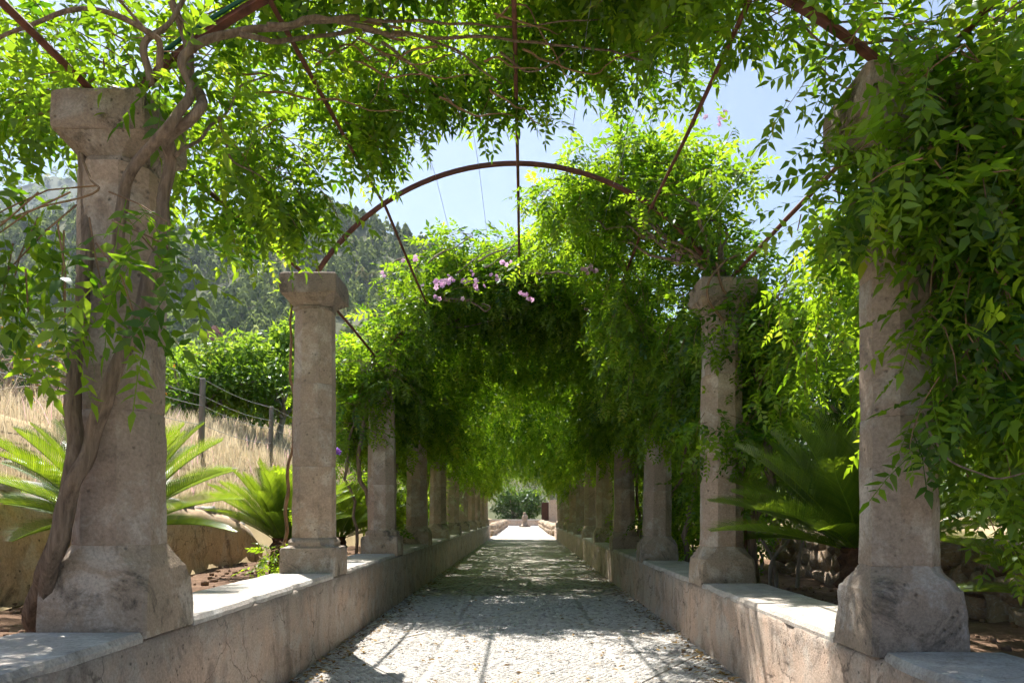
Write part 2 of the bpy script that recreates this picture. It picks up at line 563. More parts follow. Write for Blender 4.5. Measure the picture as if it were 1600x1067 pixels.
def build_ground():
    xs = np.unique(np.concatenate([np.linspace(-2500, -80, 14), np.linspace(-80, -14, 24), np.arange(-14, 14.01, 0.25), np.linspace(14, 80, 20), np.linspace(80, 2500, 12)]))
    ys = np.unique(np.concatenate([np.linspace(-600, -10, 10), np.arange(-10, 46, 0.6), np.linspace(46, 140, 26), np.linspace(140, 3500, 14)]))
    X, Y = np.meshgrid(xs, ys)
    Z = ground_h(X, Y)
    rough = np.array([fbm(a, b, 0, 0.7, 3) for a, b in zip(X.ravel(), Y.ravel())]).reshape(X.shape)
    Z += rough * 0.07 * ((np.abs(X) > 3.9) | (Y > 80))
    V = np.stack([X, Y, Z], -1).reshape(-1, 3)
    nx, ny = len(xs), len(ys)
    i = np.arange(nx - 1)[None, :] + np.arange(ny - 1)[:, None] * nx
    F = np.stack([i, i + 1, i + 1 + nx, i + nx], -1).reshape(-1, 4)
    o = obj('ground', mesh_np('ground', V, F, np.full(len(F), 4), smooth=True), M['ground'])
    tag(o, kind='structure')


build_ground()


def ridge(tx):
    """height of the wooded hill's ridge per metre of distance, against sideways slope tx = x / y"""
    pts = [(-1.6, 0.34), (-0.9, 0.40), (-0.60, 0.39), (-0.48, 0.375), (-0.40, 0.385), (-0.33, 0.40), (-0.285, 0.408), (-0.235, 0.39), (-0.155, 0.368), (-0.10, 0.345), (0.05, 0.26), (0.3, 0.17), (0.7, 0.12), (1.4, 0.10)]
    return np.interp(tx, [p[0] for p in pts], [p[1] for p in pts])


def hill_h(x, y, D=340.0):
    d = np.hypot(x, y)
    tx = x / np.maximum(y, 1)
    r = ridge(tx) * D
    t = np.clip((y - 104) / (D - 104), 0, 1)
    rise = r * (0.25 * t + 0.75 * t ** 1.6)
    fall = np.clip((y - D) / 300, 0, 1)
    return -1.0 + 5.0 * np.clip((y - 104) / 25, 0, 1) + rise * (1 - 0.8 * fall)


def build_hill():
    txs = np.linspace(-1.6, 1.4, 110)
    ys = np.concatenate([np.linspace(104, 345, 56), np.linspace(355, 640, 10)])
    TX, Y = np.meshgrid(txs, ys)
    X = TX * Y
    Z = hill_h(X, Y)
    n = np.array([fbm(a, b, 3.0, 0.018, 4) for a, b in zip(X.ravel(), Y.ravel())]).reshape(X.shape)
    Z = Z + n * 9 * np.clip((Y - 80) / 120, 0, 1)
    V = np.stack([X, Y, Z], -1).reshape(-1, 3)
    nx, ny = len(txs), len(ys)
    i = np.arange(nx - 1)[None, :] + np.arange(ny - 1)[:, None] * nx
    F = np.stack([i, i + 1, i + 1 + nx, i + nx], -1).reshape(-1, 4)
    o = obj('hill', mesh_np('hill', V, F, np.full(len(F), 4), smooth=True), M['hill'])
    tag(o, kind='structure')
    # the far mountain behind, to the left
    txs = np.linspace(-2.2, 0.2, 90)
    ys = np.linspace(600, 1500, 30)
    TX, Y = np.meshgrid(txs, ys)
    X = TX * Y
    top = np.interp(TX, [-2.2, -1.0, -0.72, -0.62, -0.52, -0.46, -0.30, -0.1, 0.2], [0.40, 0.46, 0.452, 0.47, 0.44, 0.40, 0.34, 0.27, 0.2])
    Z = top * 1050 * np.clip((Y - 560) / 490, 0, 1) ** 1.15 * (1 - 0.6 * np.clip((Y - 1050) / 450, 0, 1))
    n = np.array([fbm(a, b, 8.0, 0.006, 5) for a, b in zip(X.ravel(), Y.ravel())]).reshape(X.shape)
    Z = Z + n * 26
    V = np.stack([X, Y, Z], -1).reshape(-1, 3)
    nx, ny = len(txs), len(ys)
    i = np.arange(nx - 1)[None, :] + np.arange(ny - 1)[:, None] * nx
    F = np.stack([i, i + 1, i + 1 + nx, i + nx], -1).reshape(-1, 4)
    o = obj('mountain', mesh_np('mountain', V, F, np.full(len(F), 4), smooth=True), M['mountain'])
    tag(o, kind='structure')
    return Z


build_hill()


def rot_from(xdir, up):
    """(n,3) arrays -> (n,3,3) matrices whose columns are x, y, z"""
    x = xdir / np.maximum(np.linalg.norm(xdir, axis=1, keepdims=True), 1e-9)
    y = np.cross(up, x)
    bad = np.linalg.norm(y, axis=1) < 1e-4
    y[bad] = np.cross(np.array([[0.3, 1, 0.2]]), x[bad])
    y /= np.maximum(np.linalg.norm(y, axis=1, keepdims=True), 1e-9)
    z = np.cross(x, y)
    return np.stack([x, y, z], -1)


def scatter_mesh(name, templ, pos, rot, scl, var, smooth=False):
    """templ=(verts, loops, counts, var offsets); copies of it joined into one mesh"""
    tv, tl, tc, tvar = templ
    n = len(pos)
    V = np.einsum('nij,vj->nvi', rot, tv) * np.asarray(scl).reshape(n, 1, -1) + pos[:, None, :]
    Lp = (tl[None, :] + (np.arange(n) * len(tv))[:, None]).ravel()
    C = np.tile(tc, n)
    A = np.clip(np.asarray(var)[:, None] + tvar[None, :], 0, 1).ravel()
    return mesh_np(name, V.reshape(-1, 3), Lp, C, A, smooth)


def crown_template(seed, nt=70, cone=0.5):
    """a small tree crown for the far wood: many needle-clump faces over a lumpy body"""
    r = np.random.default_rng(seed)
    V, L, C, A = [], [], [], []
    for i in range(nt):
        u = r.random() ** 0.8
        z = u
        rad = (1 - u) ** cone * (0.34 + 0.16 * r.random()) * min(1.0, 0.45 + u * 3)
        a = r.random() * 2 * math.pi
        c = np.array([math.cos(a) * rad, math.sin(a) * rad, z])
        out = np.array([math.cos(a), math.sin(a), 0.5 + u * 0.8]); out /= np.linalg.norm(out)
        t = np.cross(out, [0, 0, 1.0]); t /= np.linalg.norm(t) + 1e-9
        b = np.cross(out, t)
        s = 0.085 + 0.06 * r.random()
        k = len(V)
        w = r.normal(0, 0.25, 3)
        V += [c - t * s + b * s * 0.4, c + t * s + b * s * 0.4, c + t * s * 0.5 - b * s + out * s * 0.5 * (1 + w[0]), c - t * s * 0.5 - b * s + out * s * 0.4]
        L += [k, k + 1, k + 2, k + 3]
        C.append(4)
        j = r.normal(0, 0.1)
        A += [j] * 4
    return np.array(V), np.array(L), np.array(C), np.array(A)


def build_wood():
    r = np.random.default_rng(21)
    n = 3800
    TX = r.uniform(-0.78, 0.12, n)
    Y = 125 + (345 - 125) * r.random(n) ** 0.75
    X = TX * Y
    dens = np.array([fbm(a, b, 1.0, 0.03, 3) for a, b in zip(X, Y)])
    keep = dens > -0.42
    X, Y = X[keep], Y[keep]
    n = len(X)
    Z = hill_h(X, Y) + np.array([fbm(a, b, 3.0, 0.018, 4) for a, b in zip(X, Y)]) * 9 * np.clip((Y - 80) / 120, 0, 1) - 0.6
    hgt = r.uniform(4.0, 7.5, n)
    wid = r.uniform(4.2, 7.0, n)
    a = r.uniform(0, 2 * math.pi, n)
    xd = np.stack([np.cos(a), np.sin(a), r.normal(0, 0.05, n)], -1)
    up = np.tile([0, 0, 1.0], (n, 1))
    rot = rot_from(xd, up)
    var = np.clip(r.normal(0.42, 0.28, n), 0, 1)
    ids = r.integers(0, 4, n)
    g = []
    for k in range(4):
        s = ids == k
        me = scatter_mesh('pine_wood', crown_template(40 + k, 44, 0.42 + 0.1 * k), np.stack([X, Y, Z], -1)[s], rot[s], np.stack([wid, wid, hgt], -1)[s], var[s])
        g.append(me)
    root = obj('pine_wood', g[0], M['pine'])
    tag(root, 'dense pine wood covering the hillside behind the field', 'wood', kind='stuff')
    for me in g[1:]:
        o = obj('tree_crowns', me, M['pine'], root)
        o['kind'] = 'stuff'
    # scrub on the far mountain
    n = 1300
    TX = r.uniform(-0.9, -0.2, n)
    Y = r.uniform(640, 1060, n)
    X = TX * Y
    top = np.interp(TX, [-2.2, -1.0, -0.72, -0.62, -0.52, -0.46, -0.30, -0.1, 0.2], [0.40, 0.46, 0.452, 0.47, 0.44, 0.40, 0.34, 0.27, 0.2])
    Z = top * 1050 * np.clip((Y - 560) / 490, 0, 1) ** 1.15 + np.array([fbm(a, b, 8.0, 0.006, 5) for a, b in zip(X, Y)]) * 26 - 2
    a = r.uniform(0, 6.28, n)
    rot = rot_from(np.stack([np.cos(a), np.sin(a), np.zeros(n)], -1), np.tile([0, 0, 1.0], (n, 1)))
    w = r.uniform(8, 20, n)
    me = scatter_mesh('mountain_scrub', crown_template(50, 30, 0.5), np.stack([X, Y, Z], -1), rot, np.stack([w, w, w * 0.7], -1), np.clip(r.normal(0.4, 0.25, n), 0, 1))
    o = obj('mountain_scrub', me, M['pine'])
    tag(o, 'low evergreen scrub on the far mountain at upper left', 'scrub', kind='stuff')
    # one reddish tree among the pines
    p = (-0.418 * 210, 210.0)
    z = float(hill_h(np.array([p[0]]), np.array([p[1]]))[0])
    t = thing('reddish_tree', 'small reddish brown tree among the green pines on the hillside', 'tree', (p[0], p[1], z))
    tv, tl, tc, tvar = crown_template(77, 120, 0.4)
    me = mesh_np('crown', tv * np.array([7, 7, 6.5]) + np.array([0, 0, 2.0]), tl, tc, np.clip(tvar + 0.5, 0, 1))
    m = leaf_mat('reddish_leaf', (0.20, 0.075, 0.05), (0.30, 0.13, 0.09), (0.3, 0.1, 0.06), (0.4, 0.17, 0.1), 0.3)
    obj('crown', me, m, t)
    v, f = tube([(0, 0, -1), (0.1, 0, 1.5), (0, 0, 4)], [0.35, 0.28, 0.1], 6)
    obj('trunk', mesh_py('trunk', v, f), M['grey_bark'], t)


build_wood()

# ------------------------------------------------------------------ paving
def build_path():
    g = Geo()
    xl, xr = -WL - 0.05, WR + 0.05
    g.add([(xl, -4, 0), (xr, -4, 0), (xr, 10.5, 0), (xl, 10.5, 0), (xr, 78, 0), (xl, 78, 0)], [(0, 1, 2, 3), (3, 2, 4, 5)])
    me = g.mesh('path')
    me.materials.append(M['mortar'])
    me.materials.append(M['path'])
    me.polygons[1].material_index = 1
    root = obj('path', me, None)
    tag(root, 'pebbled garden path running under the pergola', None, kind='structure')
    # flat stone strips: two long lines and a lattice of diagonals
    strips = []
    for c in (3.7, 8.7, 13.7, 18.7, 23.7, 28.7, 33.7):
        for s in (-1, 1):
            a, b = Vector((-1.55 * s, c - 2.45)), Vector((1.45 * s, c + 2.45))
            n = 9
            for k in range(n):
                p, q = a.lerp(b, k / n), a.lerp(b, (k + 0.95) / n)
                if min(abs(p.x - .72), abs(q.x - .72), abs(p.x + .7), abs(q.x + .7)) < 0.05:
                    continue
                if p.x * q.x < 0 and s < 0:
                    continue
                strips.append(((p.x, p.y), (q.x, q.y)))
    me = None
    segs = []
    for (a, b) in strips:
        if me is None:
            v, f = box(-0.5, 0.5, -0.5, 0.5, -0.5, 0.5)
            v = [(p[0] * (0.97 if p[2] > 0 else 1), p[1] * (0.94 if p[2] > 0 else 1), p[2]) for p in v]
            me = mesh_py('paving_strip', v, f)
        a, b = Vector(a), Vector(b)
        d = b - a
        mid = (a + b) / 2
        if mid.y > 36 or abs(mid.x) > 1.5:
            continue
        o = obj('paving_strip', me, M['strip'], root, (mid.x, mid.y, 0.003), (0, 0, math.atan2(d.y, d.x)), (d.length, 0.055, 0.012))
        segs.append((np.array(a), np.array(b)))
    # pebbles
    r = np.random.default_rng(5)
    P = []
    y = 4.3
    row = 0
    while y < 10.5:
        sp = 0.047 if y < 7.2 else 0.062
        xs = np.arange(-WL + 0.03, WR - 0.02, sp) + (0.5 * sp if row % 2 else 0)
        for x in xs:
            P.append((x + r.normal(0, 0.006), y + r.normal(0, 0.006), sp))
        y += sp * 0.86
        row += 1
    P = np.array(P)
    keep = np.ones(len(P), bool)
    for a, b in segs:
        if a[1] > 12.5:
            continue
        d = b - a
        t = np.clip(((P[:, :2] - a) @ d) / (d @ d), 0, 1)
        dist = np.linalg.norm(P[:, :2] - (a + t[:, None] * d), axis=1)
        keep &= dist > 0.042
    keep &= (np.abs(P[:, 0] + 0.70) > 0.026) & (np.abs(P[:, 0] - 0.72) > 0.026)
    P = P[keep]
    P = P[r.random(len(P)) > 0.03]
    templ = []
    for k in range(4):
        v, f = rock(0.5, 0.42, 0.30, 11 + k, 0.2, 2, 6, True)
        templ.append((np.array(v), f))
    meshes = []
    for k, (v, f) in enumerate(templ):
        me = mesh_py('pebble', v, f, True)
        meshes.append(me)
    ordr = np.argsort(P[:, 1] + 0.2 * np.abs(P[:, 0]))
    vis = [i for i in ordr if P[i, 1] > 5.0]
    near = set(vis[:290])
    for i in vis[:290]:
        x, y, sp = P[i]
        s = sp * r.uniform(0.86, 1.06)
        obj('pebble', meshes[i % 4], M['pebble'], root, (x, y, -0.002), (r.normal(0, .06), r.normal(0, .06), r.uniform(0, 6.28)), (s, s * r.uniform(.8, 1), s * 0.8))
    rest = np.array([i for i in range(len(P)) if i not in near])
    V, L, C, base = [], [], [], 0
    for k in range(4):
        idx = rest[rest % 4 == k]
        n = len(idx)
        a = r.uniform(0, 6.28, n)
        rot = rot_from(np.stack([np.cos(a), np.sin(a), r.normal(0, .06, n)], -1), np.stack([r.normal(0, .06, n), r.normal(0, .06, n), np.ones(n)], -1))
        tv, tf = templ[k]
        s = P[idx, 2] * r.uniform(0.86, 1.06, n)
        vv = np.einsum('nij,vj->nvi', rot, tv * np.array([1, 1, 0.8])) * s[:, None, None] + np.stack([P[idx, 0], P[idx, 1], np.full(n, -0.002)], -1)[:, None, :]
        fl = np.array(tf)
        V.append(vv.reshape(-1, 3))
        L.append((fl.ravel()[None, :] + (np.arange(n) * len(tv))[:, None]).ravel() + base)
        C.append(np.full(n * len(fl), 4))
        base += n * len(tv)
    o = obj('pebbles', mesh_np('pebbles', np.concatenate(V), np.concatenate(L), np.concatenate(C), smooth=True), M['pebble'], root)
    o['kind'] = 'stuff'


build_path()

def fallen_leaves():
    r = np.random.default_rng(55)
    n = 2600
    edge = r.random(n) < 0.7
    side = np.where(r.random(n) < 0.5, -1, 1)
    x = np.where(edge, np.where(side < 0, -WL + 0.03 + np.abs(r.normal(0, .13, n)), WR - 0.03 - np.abs(r.normal(0, .13, n))), r.uniform(-WL, WR, n))
    y = 4.6 + 16 * r.random(n) ** 1.6
    pos = np.stack([x, y, np.full(n, 0.016)], -1)
    a = r.uniform(0, 6.28, n)
    rot = rot_from(np.stack([np.cos(a), np.sin(a), r.normal(0.05, .12, n)], -1), np.stack([r.normal(0, .25, n), r.normal(0, .25, n), np.ones(n)], -1))
    tv = np.array([[0, 0, 0], [0.35, -0.2, 0.05], [1, 0, 0.02], [0.35, 0.2, 0.05]])
    me = scatter_mesh('fallen_leaves', (tv, np.array([0, 1, 2, 3]), np.array([4]), np.zeros(4)), pos, rot, (0.055 * r.uniform(.5, 1.3, n))[:, None], r.random(n))
    o = obj('fallen_leaves', me, M['litter'])
    tag(o, 'dry fallen leaves scattered on the pebbled path along the walls', 'leaves', kind='stuff')


fallen_leaves()

# ------------------------------------------------------------------ low walls either side
def low_wall(side):
    x_in = -WL if side < 0 else WR
    top = TL if side < 0 else TR
    sgn = side
    root = thing('low_wall', 'low plastered wall carrying the %s row of columns, warm tan with cracks' % ('left' if side < 0 else 'right'), 'wall', (x_in, -1, 0))
    body_top = top - 0.035
    # inner face, top, outer face as one bent sheet
    ys = np.concatenate([np.arange(-3.5, 14, 0.07), np.arange(14, END_Y, 0.3)])
    prof = [(0.0, -0.03), (0.012, 0.0)] + [(0.0, h) for h in np.linspace(0.03, body_top - 0.015, 12)] + [(0.014, body_top)] + [(WALL_W * k, body_top) for k in (0.3, 0.7, 0.97)] + [(WALL_W, body_top - 0.02), (WALL_W, 0.3), (WALL_W, -0.03)]
    V = []
    for y in ys:
        for j, (a, h) in enumerate(prof):
            d = 0.010 * fbm(y, h, side * 5.0, 3.0, 4) + 0.012 * fbm(y, h, side * 9.0, 0.7, 2)
            if j < 15 and fbm(y * 0.8, h, side * 3.3, 4.0, 3) > 0.52:
                d += 0.010
            base = 0.012 * math.exp(-max(h, 0) / 0.05)
            x = x_in + sgn * (a + d - base + (0.0 if h > 0.02 else -0.006 * abs(fbm(y, 1, 2, 6, 2))))
            V.append((x - x_in, y + 1, h + (0.006 * fbm(y, a, 1.0, 5, 2) if 13 <= j <= 17 else 0)))
    np_ = len(prof)
    F = []
    for i in range(len(ys) - 1):
        for j in range(np_ - 1):
            q = (i * np_ + j, (i + 1) * np_ + j, (i + 1) * np_ + j + 1, i * np_ + j + 1)
            F.append(q if side < 0 else q[::-1])
    k = (len(ys) - 1) * np_
    F.append(tuple(range(np_)) if side < 0 else tuple(range(np_))[::-1])
    F.append(tuple(k + j for j in range(np_))[::-1] if side < 0 else tuple(k + j for j in range(np_)))
    obj('wall_body', mesh_py('wall_body', V, F, True), M['plaster'], root)
    # coping slabs between the column plinths
    edges = [-3.4] + sum([[y - 0.245, y + 0.245] for y in YC], []) + [END_Y]
    for b in range(0, len(edges) - 1, 2):
        y0, y1 = edges[b], edges[b + 1]
        if y1 - y0 < 0.2:
            continue
        cuts = [y0, y0 + (y1 - y0) * random.uniform(0.35, 0.65), y1]
        for a, c in zip(cuts[:-1], cuts[1:]):
            n = max(4, int((c - a) / (0.09 if c < 13 else 0.4)))
            g = Geo()
            vs, fs = [], []
            for i in range(n + 1):
                y = a + 0.004 + (c - a - 0.008) * i / n
                e = -0.003 + 0.010 * fbm(y, 0, side * 2.0, 4, 3) - (0.016 if fbm(y, 3, side, 5, 2) > 0.35 else 0)
                e2 = 0.01 + 0.012 * fbm(y, 5, side * 2.0, 4, 3)
                ht = top + 0.005 * fbm(y, 2, side, 2.5, 2)
                skew = 0.0
                if i in (0, n):
                    skew = 0.01 * fbm(y, 9, 1, 3, 2)
                row = [(-e + 0.002, body_top - 0.01), (-e, body_top + 0.012), (-e + 0.012, ht), (WALL_W * 0.33, ht + 0.004 * fbm(y, 11, side, 3, 2)), (WALL_W * 0.66, ht + 0.004 * fbm(y, 15, side, 3, 2)), (WALL_W + e2 - 0.012, ht), (WALL_W + e2, body_top - 0.01)]
                for q, (u, h) in enumerate(row):
                    vs.append((sgn * u, y + 1 + skew * q, h))
            m = 7
            for i in range(n):
                for j in range(m - 1):
                    q = (i * m + j, (i + 1) * m + j, (i + 1) * m + j + 1, i * m + j + 1)
                    fs.append(q if side < 0 else q[::-1])
            fs.append(tuple(range(m)) if side < 0 else tuple(range(m))[::-1])
            fs.append(tuple(n * m + j for j in range(m))[::-1] if side < 0 else tuple(n * m + j for j in range(m)))
            obj('coping_slab', mesh_py('coping_slab', vs, fs, False), M['coping'], root)


low_wall(-1)
low_wall(1)

# ------------------------------------------------------------------ columns
def ring_loft(rings, smooth=True, rough=0.0, seed=0, sc=7.0):
    """rings: list of lists of (x,y,z), same count -> verts, faces, closed top and bottom"""
    n = len(rings[0])
    vs, fs = [], []
    for ring in rings:
        c = Vector((sum(p[0] for p in ring) / n, sum(p[1] for p in ring) / n, 0))
        for p in ring:
            q = Vector(p)
            if rough:
                d = (q - Vector((c.x, c.y, q.z)))
                d = d.normalized() if d.length > 1e-6 else d
                f = mnoise.fractal(q * sc + Vector((seed * 7.3, seed * 2.1, 0)), 1.0, 2.0, 4)
                q = q + d * rough * f
                q.z += rough * 0.3 * mnoise.noise(q * sc * 0.8 + Vector((0, seed, 5)))
            vs.append(q)
    for i in range(len(rings) - 1):
        for k in range(n):
            k2 = (k + 1) % n
            fs.append((i * n + k, i * n + k2, (i + 1) * n + k2, (i + 1) * n + k))
    fs.append(tuple(range(n - 1, -1, -1)))
    fs.append(tuple((len(rings) - 1) * n + k for k in range(n)))
    return vs, fs


def chamfer_ring(half, cut, z, per=4, hx=None):
    """square with cut corners (an octagon when cut = 0.586 half), `per` points per long side"""
    hx = hx or half
    c = min(cut, half * 0.98)
    pts = []
    cor = [((hx, -half + c), (hx, half - c)), ((hx - c, half), (-hx + c, half)), ((-hx, half - c), (-hx, -half + c)), ((-hx + c, -half), (hx - c, -half))]
    for a, b in cor:
        for k in range(per):
            t = k / (per - 1)
            pts.append((a[0] + (b[0] - a[0]) * t, a[1] + (b[1] - a[1]) * t, z))
    return pts


ORD = ['nearest', 'second', 'third', 'fourth', 'fifth', 'sixth', 'seventh', 'eighth', 'ninth', 'tenth', 'last']


def column(side, i):
    far = i > 4
    per = 3 if far else 6
    x = XL if side < 0 else XR
    base = TL if side < 0 else TR
    top = ZL if side < 0 else ZR
    if i == 0:
        top -= 0.2 if side < 0 else 0.06
    top += [0, 0.03, -0.04, 0.02, -0.03, 0.01, 0, 0, 0, 0, 0][i]
    sd = 'left' if side < 0 else 'right'
    spec = {(-1, 0): 'nearest stone column in the left row, wrapped by a twisted vine trunk',
            (-1, 1): 'bare stone column with square block base, second in the left row',
            (1, 0): 'nearest stone column in the right row, rough base catching the sun',
            (1, 1): 'stone column second in the right row, capital half hidden in leaves',
            (-1, 2): 'third stone column in the left row, capital buried in leaves'}
    lab = spec.get((side, i), '%s stone column in the %s row under the leafy tunnel' % (ORD[i], sd))
    if i == 10:
        lab = 'sunlit last stone column at the far end of the %s row' % sd
    root = thing('stone_column', lab, 'column', (x - (0.03 if (side, i) == (1, 0) else 0), YC[i], base), 'columns of the pergola')
    s = (i * 2 + (side > 0)) + 1
    h = top - base
    typ = {(-1, 0): 'flare', (-1, 1): 'block', (1, 0): 'rough', (1, 1): 'flare'}.get((side, i), ['flare', 'flare', 'block'][s % 3])
    thin = 0.87 if (side, i) == (1, 0) else 1.0
    pw = 0.238 * thin
    rough = 0.005
    if typ == 'flare':
        ph = 0.37 if i == 0 else 0.31
        zs = [(-0.03, 1.0, 0.012), (0.03, 1.0, 0.012), (0.09, 0.995, 0.014), (0.15, 0.985, 0.018), (0.20, 0.97, 0.03), (ph * 0.7, 0.93, 0.05), (ph * 0.8, 0.87, 0.075), (ph * 0.9, 0.80, 0.09), (ph, 0.735, 0.098)]
        rough = 0.006
    elif typ == 'block':
        ph = 0.30
        zs = [(-0.03, 1.0, 0.01), (0.05, 1.0, 0.01), (0.12, 0.995, 0.012), (0.19, 0.99, 0.014), (0.215, 0.97, 0.02), (0.222, 0.86, 0.05), (0.235, 0.84, 0.09), (0.262, 0.86, 0.098), (0.285, 0.82, 0.1), (ph, 0.735, 0.098)]
    else:
        ph = 0.36
        zs = [(-0.03, 1.03, 0.02), (0.04, 1.03, 0.02), (0.10, 1.01, 0.025), (0.16, 1.0, 0.03), (0.21, 0.99, 0.03), (0.25, 0.975, 0.035), (0.262, 0.93, 0.05), (0.29, 0.90, 0.065), (0.325, 0.80, 0.09), (ph, 0.735, 0.1)]
        rough = 0.008
    rings = [chamfer_ring(pw * a, c, z, per) for z, a, c in zs]
    # denser rings so that the weathering shows
    dense = []
    for a, b in zip(rings[:-1], rings[1:]):
        steps = 1 if far else 3
        for k in range(steps):
            t = k / steps
            dense.append([tuple(p[q] + (r_[q] - p[q]) * t for q in range(3)) for p, r_ in zip(a, b)])
    dense.append(rings[-1])
    v, f = ring_loft(dense, True, rough, s, 16.0)
    obj('plinth', sharp(mesh_py('plinth', v, f, True), 24), M['plinth'], root)
    # shaft: octagonal, slightly tapered, worn
    cap_h = 0.30
    h0, h1 = ph - 0.005, h - cap_h + 0.005
    lean = 0.012 * math.sin(s * 2.3)
    rd = random.Random(s * 17)
    cuts = [0.0, rd.uniform(0.28, 0.42), rd.uniform(0.6, 0.75), 1.0]
    for q in range(3):
        t0, t1 = cuts[q], cuts[q + 1]
        nz = 5 if far else 16
        rings = []
        dx, dy = rd.uniform(-.002, .002), rd.uniform(-.002, .002)
        for k in range(nz + 1):
            t = t0 + (t1 - t0) * k / nz
            half = thin * (0.176 - 0.014 * t) * (1 + 0.012 * math.sin(t * 9 + s))
            if k in (0, nz):
                half -= 0.0028
            z = h0 + (h1 - h0) * t + (0.0015 if k == 0 and q else 0) 
            if k == 1: z = h0 + (h1 - h0) * t0 + 0.008
            if k == nz - 1: z = h0 + (h1 - h0) * t1 - 0.008
            rings.append([(p[0] + lean * t + dx, p[1] + dy, p[2]) for p in chamfer_ring(half, half * 0.56, z, per)])
        v, f = ring_loft(rings, True, 0.0055, s + 30, 6.0)
        obj('drum', sharp(mesh_py('drum', v, f, True), 24), M['column'], root)
    # capital: astragal, flare, square abacus
    z0 = h - cap_h
    prof = [(z0, 0.158, 0.56), (z0 + 0.012, 0.172, 0.5), (z0 + 0.028, 0.172, 0.5), (z0 + 0.036, 0.162, 0.5), (z0 + 0.055, 0.178, 0.42), (z0 + 0.085, 0.202, 0.3), (z0 + 0.108, 0.222, 0.16), (z0 + 0.125, 0.232, 0.07), (z0 + 0.18, 0.245, 0.04), (z0 + 0.23, 0.245, 0.04), (z0 + 0.285, 0.243, 0.05), (z0 + 0.30, 0.228, 0.06)]
    ck = 0.84 if (side, i) == (-1, 0) else 1.0

    def turned(pf):
        rings = [[(p[0] + lean, p[1], p[2]) for p in chamfer_ring(hf * ck, hf * ck * c, z, per)] for z, hf, c in pf]
        return ring_loft(rings, True, 0.008, s + 60, 11.0)
    v, f = turned(prof[:8])
    bell = obj('capital', sharp(mesh_py('capital', v, f, True), 24), M['capital'], root)
    v, f = turned([(z0 + 0.122, 0.236, 0.07), (z0 + 0.135, 0.243, 0.04)] + prof[8:])
    obj('abacus', sharp(mesh_py('abacus', v, f, True), 24), M['capital'], bell)
    return top


TOPS = {}
for i in range(NCOL):
    for side in (-1, 1):
        TOPS[(side, i)] = column(side, i)

# ------------------------------------------------------------------ iron frame of the pergola
RISE = 1.04


def rise(i):
    return 0.76 if i == 0 else RISE


def arch_pt(i, t, lift=0.0):
    """t in 0..1 from the left column top to the right one, along a circular arc"""
    zl, zr = TOPS[(-1, i)], TOPS[(1, i)]
    a = (XR - XL) / 2
    cx = (XR + XL) / 2
    ri = rise(i)
    Rr = (a * a + ri * ri) / (2 * ri)
    half = math.asin(a / Rr)
    ang = -half + 2 * half * t
    x = cx + math.sin(ang) * Rr
    z = (math.cos(ang) - math.cos(half)) * Rr + zl + (zr - zl) * t
    return Vector((x, YC[i], z + lift))


def canopy_z(x, y):
    """height of the arches' vault at a place"""
    a = (XR - XL) / 2
    cx = (XR + XL) / 2
    Rr = (a * a + RISE * RISE) / (2 * RISE)
    u = min(abs(x - cx), Rr * 0.985)
    base = 3.17 - (0.15 if y < 5 else 0)
    return base + math.sqrt(Rr * Rr - u * u) - (Rr - RISE)


def bar(points, w, t):
    """flat T-bar swept along an arc lying in a plane of constant y"""
    vs, fs = [], []
    n = len(points)
    for i, p in enumerate(points):
        d = (points[min(i + 1, n - 1)] - points[max(i - 1, 0)]).normalized()
        nrm = Vector((-d.z, 0, d.x))
        for (a, b) in ((-w, 0), (w, 0), (w, t), (0.004, t), (0.004, t * 4.5), (-0.004, t * 4.5), (-0.004, t), (-w, t)):
            q = p + Vector((0, a, 0)) + nrm * b
            vs.append(q)
    m = 8
    for i in range(n - 1):
        for k in range(m):
            k2 = (k + 1) % m
            fs.append((i * m + k, (i + 1) * m + k, (i + 1) * m + k2, i * m + k2))
    fs.append(tuple(range(m)))
    fs.append(tuple((n - 1) * m + k for k in range(m))[::-1])
    return vs, fs


def build_frame():
    root = thing('pergola_frame', 'rusty iron arches and long rods spanning between the two rows of columns', 'pergola frame', (0, YC[0], 3.0))
    off = Vector((0, -YC[0], -3.0))
    for i in range(NCOL):
        pts = [arch_pt(i, k / 40, 0.0) + off for k in range(41)]
        v, f = bar(pts, 0.024, 0.008)
        obj('arch', mesh_py('arch', v, f), M['iron'], root)
    # long rods
    for t, nm in ((0.0, 'eave'), (0.215, 'mid'), (0.5, 'crown'), (0.785, 'mid'), (1.0, 'eave')):
        pts = []
        first = arch_pt(0, t) + Vector((0, -3.16, -0.03))
        pts.append(first)
        for i in range(NCOL):
            p = arch_pt(i, t, -0.03 if t not in (0, 1) else 0.03)
            p.x += {0.0: -0.06, 1.0: 0.06}.get(t, 0)
            q = Vector(p)
            pts.append(p)
            if i < NCOL - 1:
                nx = arch_pt(i + 1, t, -0.03 if t not in (0, 1) else 0.03)
                mid = (p + nx) / 2
                mid.z -= 0.02
                pts.append(mid)
        pts = [p + off for p in pts]
        v, f = tube(pts, 0.016 if t in (0, 1) else 0.014, 6)
        obj('purlin', mesh_py('purlin', v, f, True), M['iron'], root)
    for t in (0.10, 0.33, 0.42, 0.60, 0.70, 0.90):
        pts = [arch_pt(i, t, 0.01) + off for i in range(NCOL)]
        v, f = tube(pts, 0.0022, 3)
        obj('wire', mesh_py('wire', v, f), M['wire'], root)
    pts = [arch_pt(0, k / 30, 0.055) + Vector((0, -0.02, 0.008 * math.sin(k * 0.9))) for k in range(2, 22)]
    v, f = tube(pts, 0.010, 7)
    o = obj('irrigation_hose', mesh_py('irrigation_hose', v, f, True), M['hose'])
    tag(o, 'thin dark green hose lying along the nearest iron arch', 'hose')


build_frame()

